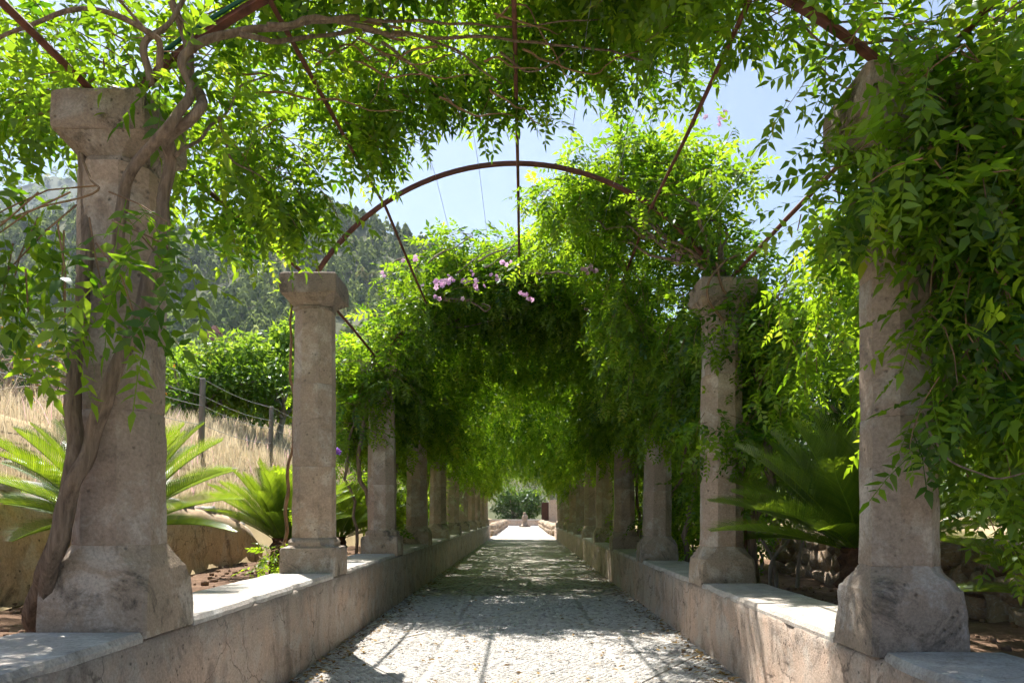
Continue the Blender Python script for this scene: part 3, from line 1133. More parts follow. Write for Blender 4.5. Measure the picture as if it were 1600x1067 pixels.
# ------------------------------------------------------------------ foliage generators
def leaf_template(pairs, L, ll, lw, hi, seed, spread=62):
    """pinnate leaf: rachis along +x, paired leaflets, drooping"""
    r = np.random.default_rng(seed)
    V, Lp, C, A = [], [], [], []

    def rach(t):
        return np.array([L * t, 0.02 * L * math.sin(t * 5 + seed), -0.30 * L * t * t])

    # rachis: thin strip
    k = 0
    w = 0.0022
    for t in (0, 0.5, 1.0):
        p = rach(t)
        V += [p + [0, -w, 0], p + [0, w, 0]]
    Lp += [0, 2, 3, 1, 2, 4, 5, 3]
    C += [4, 4]
    A += [0.0] * 6

    def leaflet(p, ang, ll_, lw_, tilt):
        d = np.array([math.cos(ang), math.sin(ang), 0.0])
        n = np.array([-d[1], d[0], 0.0])
        dz = tilt
        b = len(V)
        roll = r.normal(0, 0.35)
        side = n * math.cos(roll) + np.array([0, 0, math.sin(roll)])
        j = r.normal(0, 0.07)

        def q(s, wd):
            return p + d * ll_ * s * (1 - 0.12 * s) + np.array([0, 0, dz * ll_ * (s ** 1.6)]) + side * wd * lw_

        if hi:
            V.extend([q(0, 0), q(0.28, -0.5), q(0.28, 0.5), q(0.66, -0.30), q(0.66, 0.30), q(1.08, 0.0)])
            Lp.extend([b, b + 1, b + 2, b + 1, b + 3, b + 4, b + 2, b + 3, b + 5, b + 4])
            C.extend([3, 4, 3])
            A.extend([j] * 6)
        else:
            V.extend([q(0, 0), q(0.42, -0.5), q(1.0, 0), q(0.42, 0.5)])
            Lp.extend([b, b + 1, b + 2, b + 3])
            C.append(4)
            A.extend([j] * 4)

    for i in range(pairs):
        t = 0.24 + 0.70 * i / max(1, pairs - 1)
        sz = 1.0 - 0.22 * abs(i / max(1, pairs - 1) - 0.55) * 2
        for s in (-1, 1):
            if r.random() < 0.06:
                continue
            a = s * R(spread + r.normal(0, 9))
            leaflet(rach(t + 0.02 * s), a, ll * sz * r.uniform(0.88, 1.12), lw * sz, -0.25 + r.normal(0, 0.22))
    leaflet(rach(1.0), r.normal(0, 0.12), ll * 1.05, lw, -0.35)
    return np.array(V), np.array(Lp), np.array(C), np.array(A)


HI = [leaf_template(5, 0.27, 0.092, 0.040, True, 100 + k) for k in range(4)]
MID = [leaf_template(5, 0.29, 0.100, 0.045, False, 120 + k) for k in range(3)]
FAR = [leaf_template(4, 0.31, 0.115, 0.055, False, 140 + k) for k in range(3)]


def grow(p0, d0, length, droop, step=0.06, wander=0.35, seed=0):
    """many drooping shoots at once -> list of (N,3) positions per step and directions"""
    r = np.random.default_rng(seed)
    p = np.array(p0, float)
    d = np.array(d0, float)
    d /= np.maximum(np.linalg.norm(d, axis=1, keepdims=True), 1e-9)
    length = np.asarray(length, float)
    n = len(p)
    steps = int(length.max() / step) + 1
    Ps, Ds, alive = [p.copy()], [d.copy()], [np.ones(n, bool)]
    for s in range(steps):
        d = d + r.normal(0, wander * step * 4, (n, 3)) + np.array([0, 0, -1.0]) * (np.asarray(droop) * step * 2.2)[:, None]
        d /= np.linalg.norm(d, axis=1, keepdims=True)
        p = p + d * step
        Ps.append(p.copy()); Ds.append(d.copy())
        alive.append((s + 1) * step <= length)
    return np.array(Ps), np.array(Ds), np.array(alive)


def leaves_on(Ps, Ds, alive, seed, every=1, lean=0.55, sag=0.35):
    r = np.random.default_rng(seed)
    S, n = alive.shape
    pos, xd, up, frac = [], [], [], []
    ang0 = r.uniform(0, 6.28, n)
    nlen = alive.sum(0)
    for s in range(1, S, every):
        m = alive[s]
        if not m.any():
            break
        d = Ds[s][m]
        k = m.sum()
        a = ang0[m] + s * 2.4 + r.normal(0, 0.35, k)
        ref = np.tile([0.0, 0.0, 1.0], (k, 1))
        vert = np.abs(d[:, 2]) > 0.92
        ref[vert] = [1.0, 0, 0]
        u = np.cross(d, ref); u /= np.linalg.norm(u, axis=1, keepdims=True)
        v = np.cross(d, u)
        out = u * np.cos(a)[:, None] + v * np.sin(a)[:, None]
        x = out + d * lean + np.array([0, 0, -sag])
        pos.append(Ps[s][m]); xd.append(x)
        up.append(np.array([0, 0, 1.0]) + r.normal(0, 0.33, (k, 3)))
        frac.append(s / nlen[m])
    return np.concatenate(pos), np.concatenate(xd), np.concatenate(up), np.concatenate(frac)


def stems_mesh(Ps, alive, rad=0.004, every=2):
    """three-sided stems for all shoots in one go"""
    S, n = alive.shape
    idx = list(range(0, S, every))
    V, L = [], []
    tri = np.array([[1, 0, 0], [-0.5, 0.87, 0], [-0.5, -0.87, 0.0]])
    base = 0
    for a, b in zip(idx[:-1], idx[1:]):
        m = alive[b]
        if not m.any():
            break
        A, B = Ps[a][m], Ps[b][m]
        k = m.sum()
        d = B - A
        Rm = rot_from(d, np.tile([0.3, 0.2, 1.0], (k, 1)))
        ring = np.einsum('nij,vj->nvi', Rm, tri[:, [2, 0, 1]])
        ra = rad * (1 - 0.6 * a / S)
        rb = rad * (1 - 0.6 * b / S)
        vv = np.concatenate([A[:, None] + ring * ra, B[:, None] + ring * rb], 1)
        V.append(vv.reshape(-1, 3))
        f = np.array([[0, 1, 4, 3], [1, 2, 5, 4], [2, 0, 3, 5]])
        L.append((f.ravel()[None] + (np.arange(k) * 6)[:, None]).ravel() + base)
        base += k * 6
    V = np.concatenate(V); L = np.concatenate(L)
    return mesh_np('shoots', V, L, np.full(len(L) // 4, 4))


leaf_mesh_cache = {}


def leaf_object_mesh(k, vbin):
    key = (k, vbin)
    if key not in leaf_mesh_cache:
        tv, tl, tc, ta = HI[k]
        leaf_mesh_cache[key] = mesh_np('leaf', tv, tl, tc, np.clip(ta + vbin, 0, 1))
        leaf_mesh_cache[key].materials.append(M['wisteria'])
    return leaf_mesh_cache[key]


def in_frame(p):
    u = 818 + p[:, 0] / np.maximum(p[:, 1], 0.1) * 1155.6
    v = 804 - (p[:, 2] - CAM_H) / np.maximum(p[:, 1], 0.1) * 1155.6
    return (u > 5) & (u < 1595) & (v > 5) & (v < 1060) & (p[:, 1] > 0.5)


class Foliage:
    """leaves of one vine"""
    def __init__(self, templs, scale=1.0, seed=0):
        self.t, self.s, self.seed = templs, scale, seed
        self.pos, self.x, self.up, self.scl, self.var = [], [], [], [], []
        self.stems = []

    def shoots(self, p0, d0, length, droop, step=0.06, every=1, lean=0.55, sag=0.35, scale=1.0, wander=0.35, var=0.45):
        self.seed += 1
        p0 = np.array(p0, float)
        if len(p0) == 0:
            return
        Ps, Ds, al = grow(p0, d0, length, droop, step, wander, self.seed)
        p, x, u, fr = leaves_on(Ps, Ds, al, self.seed + 500, every, lean, sag)
        r = np.random.default_rng(self.seed + 900)
        self.pos.append(p); self.x.append(x); self.up.append(u)
        self.scl.append(self.s * scale * r.uniform(0.75, 1.15, len(p)) * (1 - 0.3 * fr))
        self.var.append(np.where(r.random(len(p)) < 0.006, 1.0, np.clip(r.normal(var, 0.26, len(p)) + 0.25 * (fr - 0.4), 0, 0.93)))
        self.stems.append((Ps, al))

    def build(self, root, singles=0, stems=True, off=Vector((0, 0, 0))):
        o3 = np.array(off)
        pos = np.concatenate(self.pos); x = np.concatenate(self.x); up = np.concatenate(self.up)
        scl = np.concatenate(self.scl); var = np.concatenate(self.var)
        rot = rot_from(x, up)
        n = len(pos)
        r = np.random.default_rng(self.seed + 1)
        tid = r.integers(0, len(self.t), n)
        single = np.zeros(n, bool)
        if singles:
            cand = np.where(in_frame(pos))[0]
            size = scl[cand] / np.maximum(np.linalg.norm(pos[cand] - np.array([0, 0, CAM_H]), axis=1), 0.3)
            cand = cand[np.argsort(-size)][:singles]
            single[cand] = True
            for i in cand:
                o = bpy.data.objects.new('leaf', leaf_object_mesh(int(tid[i]), round(float(var[i]) * 5) / 5))
                mt = Matrix(rot[i].tolist()).to_4x4()
                mt.translation = Vector(pos[i] - o3)
                o.matrix_basis = mt @ Matrix.Scale(float(scl[i]), 4)
                link(o, root)
        V, L, C, A, base = [], [], [], [], 0
        for k in range(len(self.t)):
            m = (tid == k) & ~single
            if not m.any():
                continue
            tv, tl, tc, ta = self.t[k]
            q = int(m.sum())
            vv = np.einsum('nij,vj->nvi', rot[m], tv) * scl[m][:, None, None] + (pos[m] - o3)[:, None, :]
            V.append(vv.reshape(-1, 3))
            L.append((tl[None] + (np.arange(q) * len(tv))[:, None]).ravel() + base)
            C.append(np.tile(tc, q))
            A.append(np.clip(var[m][:, None] + ta[None], 0, 1).ravel())
            base += q * len(tv)
        o = obj('foliage', mesh_np('foliage', np.concatenate(V), np.concatenate(L), np.concatenate(C), np.concatenate(A)), M['wisteria'], root)
        o['kind'] = 'stuff'
        if stems:
            ms = [stems_mesh(Ps, al) for Ps, al in self.stems if len(Ps) > 2]
            verts, loops, b = [], [], 0
            for me in ms:
                nv = len(me.vertices)
                co = np.empty(nv * 3, np.float32); me.vertices.foreach_get('co', co)
                lo = np.empty(len(me.loops), np.int32); me.loops.foreach_get('vertex_index', lo)
                verts.append(co.reshape(-1, 3) - o3); loops.append(lo + b); b += nv
                bpy.data.meshes.remove(me)
            L = np.concatenate(loops)
            s = obj('shoots', mesh_np('shoots', np.concatenate(verts), L, np.full(len(L) // 4, 4)), M['twig'], root)
            s['kind'] = 'stuff'
        return n


def rand_dirs(r, n, up=0.0, upsd=0.25):
    a = r.uniform(0, 2 * math.pi, n)
    return np.stack([np.cos(a), np.sin(a), r.normal(up, upsd, n)], -1)


def canopy_seeds(r, n, x0, x1, y0, y1, below, above, clump=0.9, thr=-0.25, zoff=None):
    """seed points through the leafy layer on the arches, thinned into clumps"""
    out = []
    tries = 0
    while len(out) < n and tries < n * 12:
        tries += 1
        x, y = r.uniform(x0, x1), r.uniform(y0, y1)
        if fbm(x, y, 4.2, clump, 2) < thr + 0.25 * r.random():
            continue
        z = canopy_z(x, y)
        if x < XL: z -= (XL - x) * 0.15
        if x > XR: z -= (x - XR) * 0.15
        dz = r.uniform(-below, above)
        if zoff: dz += zoff(x, y)
        out.append((x, y, z + dz))
    return np.array(out)


def vine_root(label, x, y, z):
    return thing('wisteria_vine', label, 'vine', (x, y, z), 'climbing vines on the pergola')


def add_tube(root, name, pts, r0, r1, n=30, jit=0.02, sides=8, seed=0, off=None, mat='bark', wob=0.18):
    P = smooth_path(pts, n, jit, seed)
    if off is not None:
        P = [p - off for p in P]
    rr = [r0 + (r1 - r0) * k / (n - 1) for k in range(n)]
    v, f = tube(P, rr, sides, wob, seed)
    return obj(name, mesh_py(name, v, f, True), M[mat], root)


def flower_cluster(root, c, size, nfl, mat, seed, off):
    r = random.Random(seed)
    vs, fs, A = [], [], []
    for k in range(nfl):
        p = Vector((r.gauss(0, 1) * size, r.gauss(0, 0.6) * size, r.gauss(0, 0.55) * size))
        ax = Vector((r.gauss(0, .5), -1, r.gauss(0.1, .5))).normalized()
        u = ax.orthogonal().normalized(); w = ax.cross(u)
        rad = r.uniform(0.024, 0.036)
        ph = r.uniform(0, 6)
        va = r.uniform(0.1, 1)
        for q in range(5):
            a = ph + q * 2 * math.pi / 5
            d = u * math.cos(a) + w * math.sin(a)
            e = u * math.cos(a + 1.57) + w * math.sin(a + 1.57)
            b = len(vs)
            vs += [p, p + d * rad * 0.6 + e * rad * 0.4 + ax * 0.008, p + d * rad + ax * 0.004, p + d * rad * 0.6 - e * rad * 0.4 + ax * 0.008]
            A += [va * 0.6, va, va, va]
            fs.append((b, b + 1, b + 2, b + 3))
    o = obj('flower_cluster', mesh_py('flower_cluster', vs, fs, False, A), M[mat], root, Vector(c) - off)
    return o


# ------------------------------------------------------------------ vine 1: twisted trunk on the nearest left column
def vine_left_near():
    off = Vector((-2.08, 3.05, 0.52))
    root = vine_root('old vine with thick twisted trunk wound round the nearest left column', *off)
    yf = YC[0] - 0.20
    A = [Vector((-2.26, 3.5, 0.40)), Vector((-2.2, 3.34, 0.72)), at(80, 868, 3.16), at(108, 780, 3.12), at(122, 700, 3.14), at(122, 600, 3.18), at(124, 500, 3.20), at(132, 400, 3.2), at(128, 320, 3.26), at(126, 230, 3.3), at(150, 150, 3.3)]
    add_tube(root, 'trunk', A, 0.044, 0.018, 60, 0.03, 12, 3, off, wob=0.3)
    B = [Vector((-2.24, 3.45, 0.42)), at(76, 890, 3.12), at(108, 780, 3.08), at(136, 690, 3.09), at(172, 610, 3.10), at(210, 520, 3.11), at(238, 430, 3.12), at(255, 340, 3.17), at(262, 260, 3.2), at(258, 215, 3.15), at(300, 180, 3.15), at(318, 150, 3.25), at(296, 115, 3.3), at(290, 60, 3.35), at(265, 0, 3.3)]
    add_tube(root, 'trunk', B, 0.036, 0.019, 70, 0.025, 12, 4, off, wob=0.3)
    Cc = [at(170, 470, 3.12), at(190, 330, 3.10), at(215, 255, 3.08), at(262, 200, 3.06), at(278, 180, 3.12), at(300, 140, 3.2), at(285, 90, 3.2), at(350, 60, 3.3), at(440, 40, 3.45), at(560, 28, 3.75)]
    add_tube(root, 'trunk', Cc, 0.021, 0.013, 60, 0.02, 10, 5, off, wob=0.3)
    br = [
        [at(232, 130, 3.2), at(222, 80, 3.2), at(250, 40, 3.2), at(290, 0, 3.3), at(330, -60, 3.5)],
        [at(250, 120, 3.2), at(255, 70, 3.15), at(240, 50, 3.1), at(180, 25, 3.0), at(90, 22, 2.9), at(0, 60, 2.85)],
        [at(240, 55, 3.1), at(190, 10, 3.0), at(150, -20, 2.9)],
        [at(285, 110, 3.25), at(300, 60, 3.3), at(275, 20, 3.3), at(280, -40, 3.3)],
        [at(270, 250, 3.2), at(300, 225, 3.3), at(345, 190, 3.5), at(380, 130, 3.6), at(420, 120, 3.8)],
        [at(420, 40, 3.5), at(520, 28, 3.8), at(640, 55, 4.2), at(760, 58, 4.4), at(900, 72, 4.6), at(1010, 95, 4.6)],
        [at(380, 60, 3.5), at(470, 60, 3.9), at(590, 50, 4.3), at(700, 75, 4.5), at(790, 130, 4.9)],
        [at(560, 30, 4.1), at(660, 35, 4.3), at(800, 40, 4.4), at(940, 30, 4.4)],
        [at(600, 60, 4.2), at(640, 100, 4.6), at(690, 140, 4.9), at(725, 190, 5.2)],
        [at(780, 80, 4.6), at(830, 110, 4.8), at(890, 75, 4.7)],
        [at(520, 110, 4.6), at(600, 90, 4.6), at(605, 140, 4.8)],
        [at(345, 190, 3.6), at(360, 240, 3.9), at(420, 290, 4.2)],
    ]
    cp = Vector((0, 0, CAM_H))
    br = [[cp + (p - cp) * (0.94 if k >= 5 else 1.0) for p in pts] for k, pts in enumerate(br)]
    for k, pts in enumerate(br):
        r0 = 0.017 if k < 2 else (0.013 if k in (5, 6) else 0.009)
        add_tube(root, 'branch', pts, r0, r0 * 0.4, 28, 0.03, 7, 20 + k, off)
    r = np.random.default_rng(31)
    for k in range(16):
        rr = random.Random(700 + k)
        a = at(rr.uniform(330, 900), rr.uniform(20, 170), 4.0)
        dx = rr.uniform(0.25, 0.8) * rr.choice((-1, 1, 1))
        add_tube(root, 'branch', [a, a + Vector((dx * .5, rr.uniform(-.1, .4), rr.uniform(-.02, .12))), a + Vector((dx, rr.uniform(0, .7), rr.uniform(-.05, .2)))], 0.007, 0.003, 14, 0.05, 5, 710 + k, off, 'twig')
    F = Foliage(HI, 1.0, 310)
    # canopy of the first bay, left and middle
    s = canopy_seeds(r, 370, -2.0, 0.35, 2.3, 5.1, -0.14, 0.6, 0.9, -0.3)
    s = s[(s[:, 0] > -0.9) | (s[:, 1] > 3.45)]
    F.shoots(s, rand_dirs(r, len(s)), r.uniform(0.25, 0.5, len(s)), r.uniform(0.0, 0.5, len(s)), var=0.55)
    s = canopy_seeds(r, 205, -1.3, 1.0, 3.7, 5.2, -0.14, 0.5, 1.0, -0.4)
    F.shoots(s, rand_dirs(r, len(s)), r.uniform(0.25, 0.5, len(s)), r.uniform(0.1, 0.6, len(s)), var=0.45)
    # the ragged front edge over the gap
    n = 80
    s = canopy_seeds(r, n, -1.5, 0.6, 4.8, 5.3, 0.0, 0.3, 1.2, -0.4)
    d = rand_dirs(r, n); d[:, 1] = np.abs(d[:, 1]) * 0.6; d[:, 2] -= 0.2
    F.shoots(s, d, r.uniform(0.2, 0.5, n), r.uniform(0.6, 1.4, n))
    # the hanging clump right of the column
    n = 48
    c = np.stack([r.normal(-1.55, 0.16, n), r.normal(4.4, 0.25, n), r.uniform(3.05, 3.45, n)], -1)
    F.shoots(c, rand_dirs(r, n, -0.3), r.uniform(0.2, 0.42, n), r.uniform(1.2, 2.4, n))
    # outside the eave, left edge of the picture
    n = 52
    c = np.stack([r.uniform(-3.1, -2.0, n), r.uniform(3.3, 4.6, n), r.uniform(3.25, 3.85, n)], -1)
    F.shoots(c, rand_dirs(r, n, 0.1), r.uniform(0.3, 0.7, n), r.uniform(0.3, 1.0, n))
    # top of the capital
    n = 12
    c = np.stack([r.uniform(-1.9, -1.45, n), r.uniform(3.1, 3.4, n), r.uniform(2.98, 3.15, n)], -1)
    F.shoots(c, rand_dirs(r, n, 0.2), r.uniform(0.15, 0.35, n), r.uniform(0.6, 1.6, n))
    # the spray hanging in front of the column
    pts = [(at(150, 290, 2.85), (-0.7, -0.1, -0.15), .75), (at(170, 300, 2.8), (0.6, -0.2, -0.35), .50), (at(120, 320, 2.8), (-0.5, -0.2, -0.5), .6),
           (at(190, 330, 2.78), (0.5, -0.1, -0.6), .5), (at(60, 340, 2.75), (-0.5, 0, -0.7), .5), (at(100, 360, 2.8), (-0.2, -0.1, -1), .45), (at(140, 340, 2.7), (0.25, -0.2, -1), .45), (at(20, 380, 2.7), (-0.3, 0, -1), .4),
           (at(110, 300, 2.7), (-0.8, -0.2, -0.2), .6), (at(175, 345, 2.72), (0.75, -0.1, -0.35), .42), (at(60, 300, 2.65), (-0.6, 0, -0.6), .55), (at(90, 350, 2.62), (0.3, -0.1, -0.9), .4), (at(150, 380, 2.68), (0.5, -0.1, -0.5), .45), (at(40, 420, 2.7), (0.1, -0.1, -1), .3)]
    F.shoots([p for p, _, _ in pts], [d for _, d, _ in pts], [l for _, _, l in pts], np.full(len(pts), 0.7), step=0.085, scale=1.05, var=0.4)
    n_ = F.build(root, 290, True, off)
    add_tube(root, 'branch', [at(126, 240, 3.15), at(140, 280, 2.95), at(150, 300, 2.85), at(60, 325, 2.75), at(0, 350, 2.7)], 0.006, 0.003, 20, 0.01, 5, 66, off, 'twig')


vine_left_near()


def vine_right_near():
    off = Vector((XR + 0.32, YC[0], 0.5))
    root = vine_root('leafy vine smothering the nearest right column and hanging in curtains', *off)
    add_tube(root, 'trunk', [(2.06, 3.75, 0.45), (2.0, 3.68, 1.0), (2.04, 3.6, 1.7), (2.0, 3.5, 2.4), (1.95, 3.5, 3.1), (1.8, 3.5, 3.3)], 0.030, 0.02, 40, 0.05, 8, 8, off)
    add_tube(root, 'trunk', [(2.12, 3.95, 0.45), (2.08, 3.8, 1.2), (2.08, 3.7, 2.0), (2.15, 3.5, 2.8), (2.0, 3.4, 3.2)], 0.014, 0.010, 34, 0.06, 7, 9, off)
    add_tube(root, 'branch', [at(1450, 640, 3.0), at(1462, 680, 2.95), at(1485, 712, 2.9), at(1530, 735, 2.85), at(1570, 748, 2.85), at(1640, 738, 2.9)], 0.0045, 0.0035, 40, 0.03, 6, 10, off, 'bark')
    for k in range(5):
        rr = random.Random(k)
        x = rr.uniform(1.6, 2.3)
        add_tube(root, 'branch', [(x, 3.3, 3.25), (x + rr.uniform(-.5, .2), 3.6 + rr.uniform(-.6, .8), 3.5), (x - rr.uniform(.2, 1.2), 3.6 + rr.uniform(-.8, 1.2), 3.75)], 0.008, 0.003, 18, 0.03, 6, 40 + k, off)
    r = np.random.default_rng(32)
    F = Foliage(HI, 1.0, 410)
    n = 24
    c = np.stack([r.uniform(0.95, 1.5, n), r.uniform(3.1, 4.0, n), np.zeros(n)], -1)
    c[:, 2] = [canopy_z(a, b) - 0.05 + 0.35 * r.random() for a, b in c[:, :2]]
    F.shoots(c, rand_dirs(r, n, 0), r.uniform(0.25, 0.5, n), r.uniform(0.3, 1.0, n), var=0.55)
    s = canopy_seeds(r, 180, 0.3, 1.5, 2.4, 4.1, -0.14, 0.5, 0.9, -0.2)
    F.shoots(s, rand_dirs(r, len(s)), r.uniform(0.3, 0.6, len(s)), r.uniform(0.1, 0.7, len(s)))
    # big head of leaves over the capital
    n = 210
    c = np.stack([r.normal(1.85, 0.20, n), r.normal(3.22, 0.22, n), r.uniform(2.45, 3.3, n)], -1)
    F.shoots(c, rand_dirs(r, n, -0.1), r.uniform(0.15, 0.36, n), r.uniform(0.8, 2.0, n))
    # curtain in front of and right of the column
    n = 92
    x = r.uniform(1.95, 2.85, n)
    c = np.stack([x, r.uniform(3.05, 4.2, n), r.uniform(1.75, 3.1, n)], -1)
    F.shoots(c, rand_dirs(r, n, -0.6), r.uniform(0.3, 0.6, n), r.uniform(1.5, 3.0, n), var=0.5)
    n = 84
    c = np.stack([r.uniform(1.68, 2.15, n), r.uniform(2.98, 3.15, n), 2.95 - r.random(n) * 1.3], -1)
    F.shoots(c, rand_dirs(r, n, -0.8), r.uniform(0.25, 0.5, n), r.uniform(1.5, 3.0, n), var=0.38)
    # lower trailing shoots at the right edge
    n = 14
    c = np.stack([r.uniform(2.15, 2.9, n), r.uniform(3.3, 4.0, n), r.uniform(1.35, 1.7, n)], -1)
    F.shoots(c, rand_dirs(r, n, -0.6), r.uniform(0.3, 0.55, n), r.uniform(1.0, 2.5, n), var=0.5)
    # sunlit curtain hanging behind, between the first two columns
    n = 90
    c = np.stack([r.uniform(1.9, 2.7, n), r.uniform(4.1, 5.9, n), 3.2 - r.random(n) ** 1.2 * 1.0], -1)
    F.shoots(c, rand_dirs(r, n, -0.4), r.uniform(0.3, 0.7, n), r.uniform(1.0, 2.2, n), var=0.6)
    # loose ends at upper right against the sky
    n = 16
    c = np.stack([r.uniform(1.9, 2.5, n), r.uniform(3.0, 3.8, n), r.uniform(3.05, 3.35, n)], -1)
    d = rand_dirs(r, n, 0.1); d[:, 0] = np.abs(d[:, 0])
    F.shoots(c, d, r.uniform(0.3, 0.65, n), r.uniform(0.2, 0.8, n))
    F.build(root, 290, True, off)


vine_right_near()


def vine_right_second():
    off = Vector((XR + 0.33, YC[1] + 0.05, 0.45))
    root = vine_root('vine with pink flowers heaped over the second right column and arch', *off)
    y = YC[1]
    add_tube(root, 'trunk', [(2.12, y, 0.4), (2.05, y + .05, 1.0), (2.2, y - .05, 1.5), (2.1, y, 1.9), (2.02, y, 2.6), (1.85, y, 3.2), (1.5, y + .1, 3.6)], 0.042, 0.03, 40, 0.06, 8, 12, off)
    add_tube(root, 'trunk', [(2.0, y + .1, 0.4), (1.98, y + .12, 1.4), (2.02, y + .1, 2.2), (2.0, y - .1, 2.9), (1.7, y - .25, 3.05), (1.62, y - .26, 3.3)], 0.016, 0.010, 40, 0.05, 7, 13, off, 'twig')
    add_tube(root, 'branch', [at(1130, 500, 6.27), at(1108, 470, 6.24), at(1108, 440, 6.24), at(1130, 410, 6.3), at(1155, 398, 6.4)], 0.012, 0.009, 24, 0.01, 6, 14, off, 'twig')
    for k in range(10):
        rr = random.Random(100 + k)
        add_tube(root, 'branch', [(1.75, y, 3.3), (1.4 + rr.uniform(-.5, .4), y + rr.uniform(-.4, 1.2), 3.9), (0.6 + rr.uniform(-.6, 1.0), y + rr.uniform(0.2, 2.4), 4.3 + rr.uniform(-.1, .4))], 0.018, 0.005, 20, 0.08, 6, 60 + k, off)
    r = np.random.default_rng(33)
    F = Foliage(MID, 1.0, 510)

    def mound(x, y_):
        return 0.55 * math.exp(-((x - 1.35) / 0.9) ** 2) * math.exp(-((y_ - 7.6) / 1.5) ** 2)

    s = canopy_seeds(r, 430, 0.65, 2.25, 6.3, 9.3, 0.0, 0.5, 0.9, -0.45, mound)
    s = s[(s[:, 0] > 1.35) | (s[:, 1] > 7.1)]
    F.shoots(s, rand_dirs(r, len(s), 0.1), r.uniform(0.3, 0.7, len(s)), r.uniform(0.2, 1.0, len(s)))
    # loose sprays reaching left over the gap
    n = 26
    c = np.stack([r.uniform(0.2, 0.8, n), r.uniform(6.7, 8.6, n), np.zeros(n)], -1)
    c[:, 2] = [canopy_z(a, b) + r.uniform(-0.05, 0.35) for a, b in c[:, :2]]
    d = rand_dirs(r, n); d[:, 0] = -np.abs(d[:, 0])
    F.shoots(c, d, r.uniform(0.25, 0.6, n), r.uniform(0.3, 1.2, n), var=0.6)
    # curtain over capital and outer side
    n = 130
    c = np.stack([r.normal(2.08, 0.22, n), r.uniform(6.45, 7.4, n), 3.4 - r.random(n) ** 1.4 * 1.2], -1)
    F.shoots(c, rand_dirs(r, n, -0.5), r.uniform(0.3, 0.65, n), r.uniform(1.2, 2.6, n), var=0.38)
    n = 95
    c = np.stack([r.uniform(2.0, 2.6, n), r.uniform(6.2, 8.8, n), r.uniform(1.5, 3.2, n)], -1)
    F.shoots(c, rand_dirs(r, n, -0.5), r.uniform(0.3, 0.7, n), r.uniform(1.2, 2.6, n), var=0.5)
    # curtain on the path side between second and third column
    n = 150
    c = np.stack([r.uniform(0.95, 1.75, n), r.uniform(7.4, 9.3, n), np.zeros(n)], -1)
    c[:, 2] = [canopy_z(a, b) - 0.1 - q for a, b, q in zip(c[:, 0], c[:, 1], r.random(n) ** 1.3 * 0.95)]
    F.shoots(c, rand_dirs(r, n, -0.7), r.uniform(0.35, 0.7, n), r.uniform(1.8, 3.2, n), var=0.5)
    n = 12
    c = np.stack([r.uniform(1.5, 2.1, n), r.uniform(6.2, 6.45, n), r.uniform(2.7, 3.35, n)], -1)
    F.shoots(c, rand_dirs(r, n, -0.2), r.uniform(0.15, 0.38, n), r.uniform(1, 2.2, n), var=0.42)
    # low tuft on the column face
    n = 22
    c = np.stack([r.uniform(1.55, 2.0, n), r.uniform(6.25, 6.4, n), r.uniform(1.75, 2.1, n)], -1)
    F.shoots(c, rand_dirs(r, n, -0.3), r.uniform(0.15, 0.3, n), r.uniform(1, 2, n), var=0.35)
    F.build(root, 0, True, off)
    for k, (px, py, yy, s, nf) in enumerate([(920, 421, 8.3, 0.05, 9), (1066, 402, 7.0, 0.05, 12), (1127, 185, 7.6, 0.07, 6)]):
        flower_cluster(root, at(px, py, yy), s, nf, 'petal', 200 + k, off)


vine_right_second()


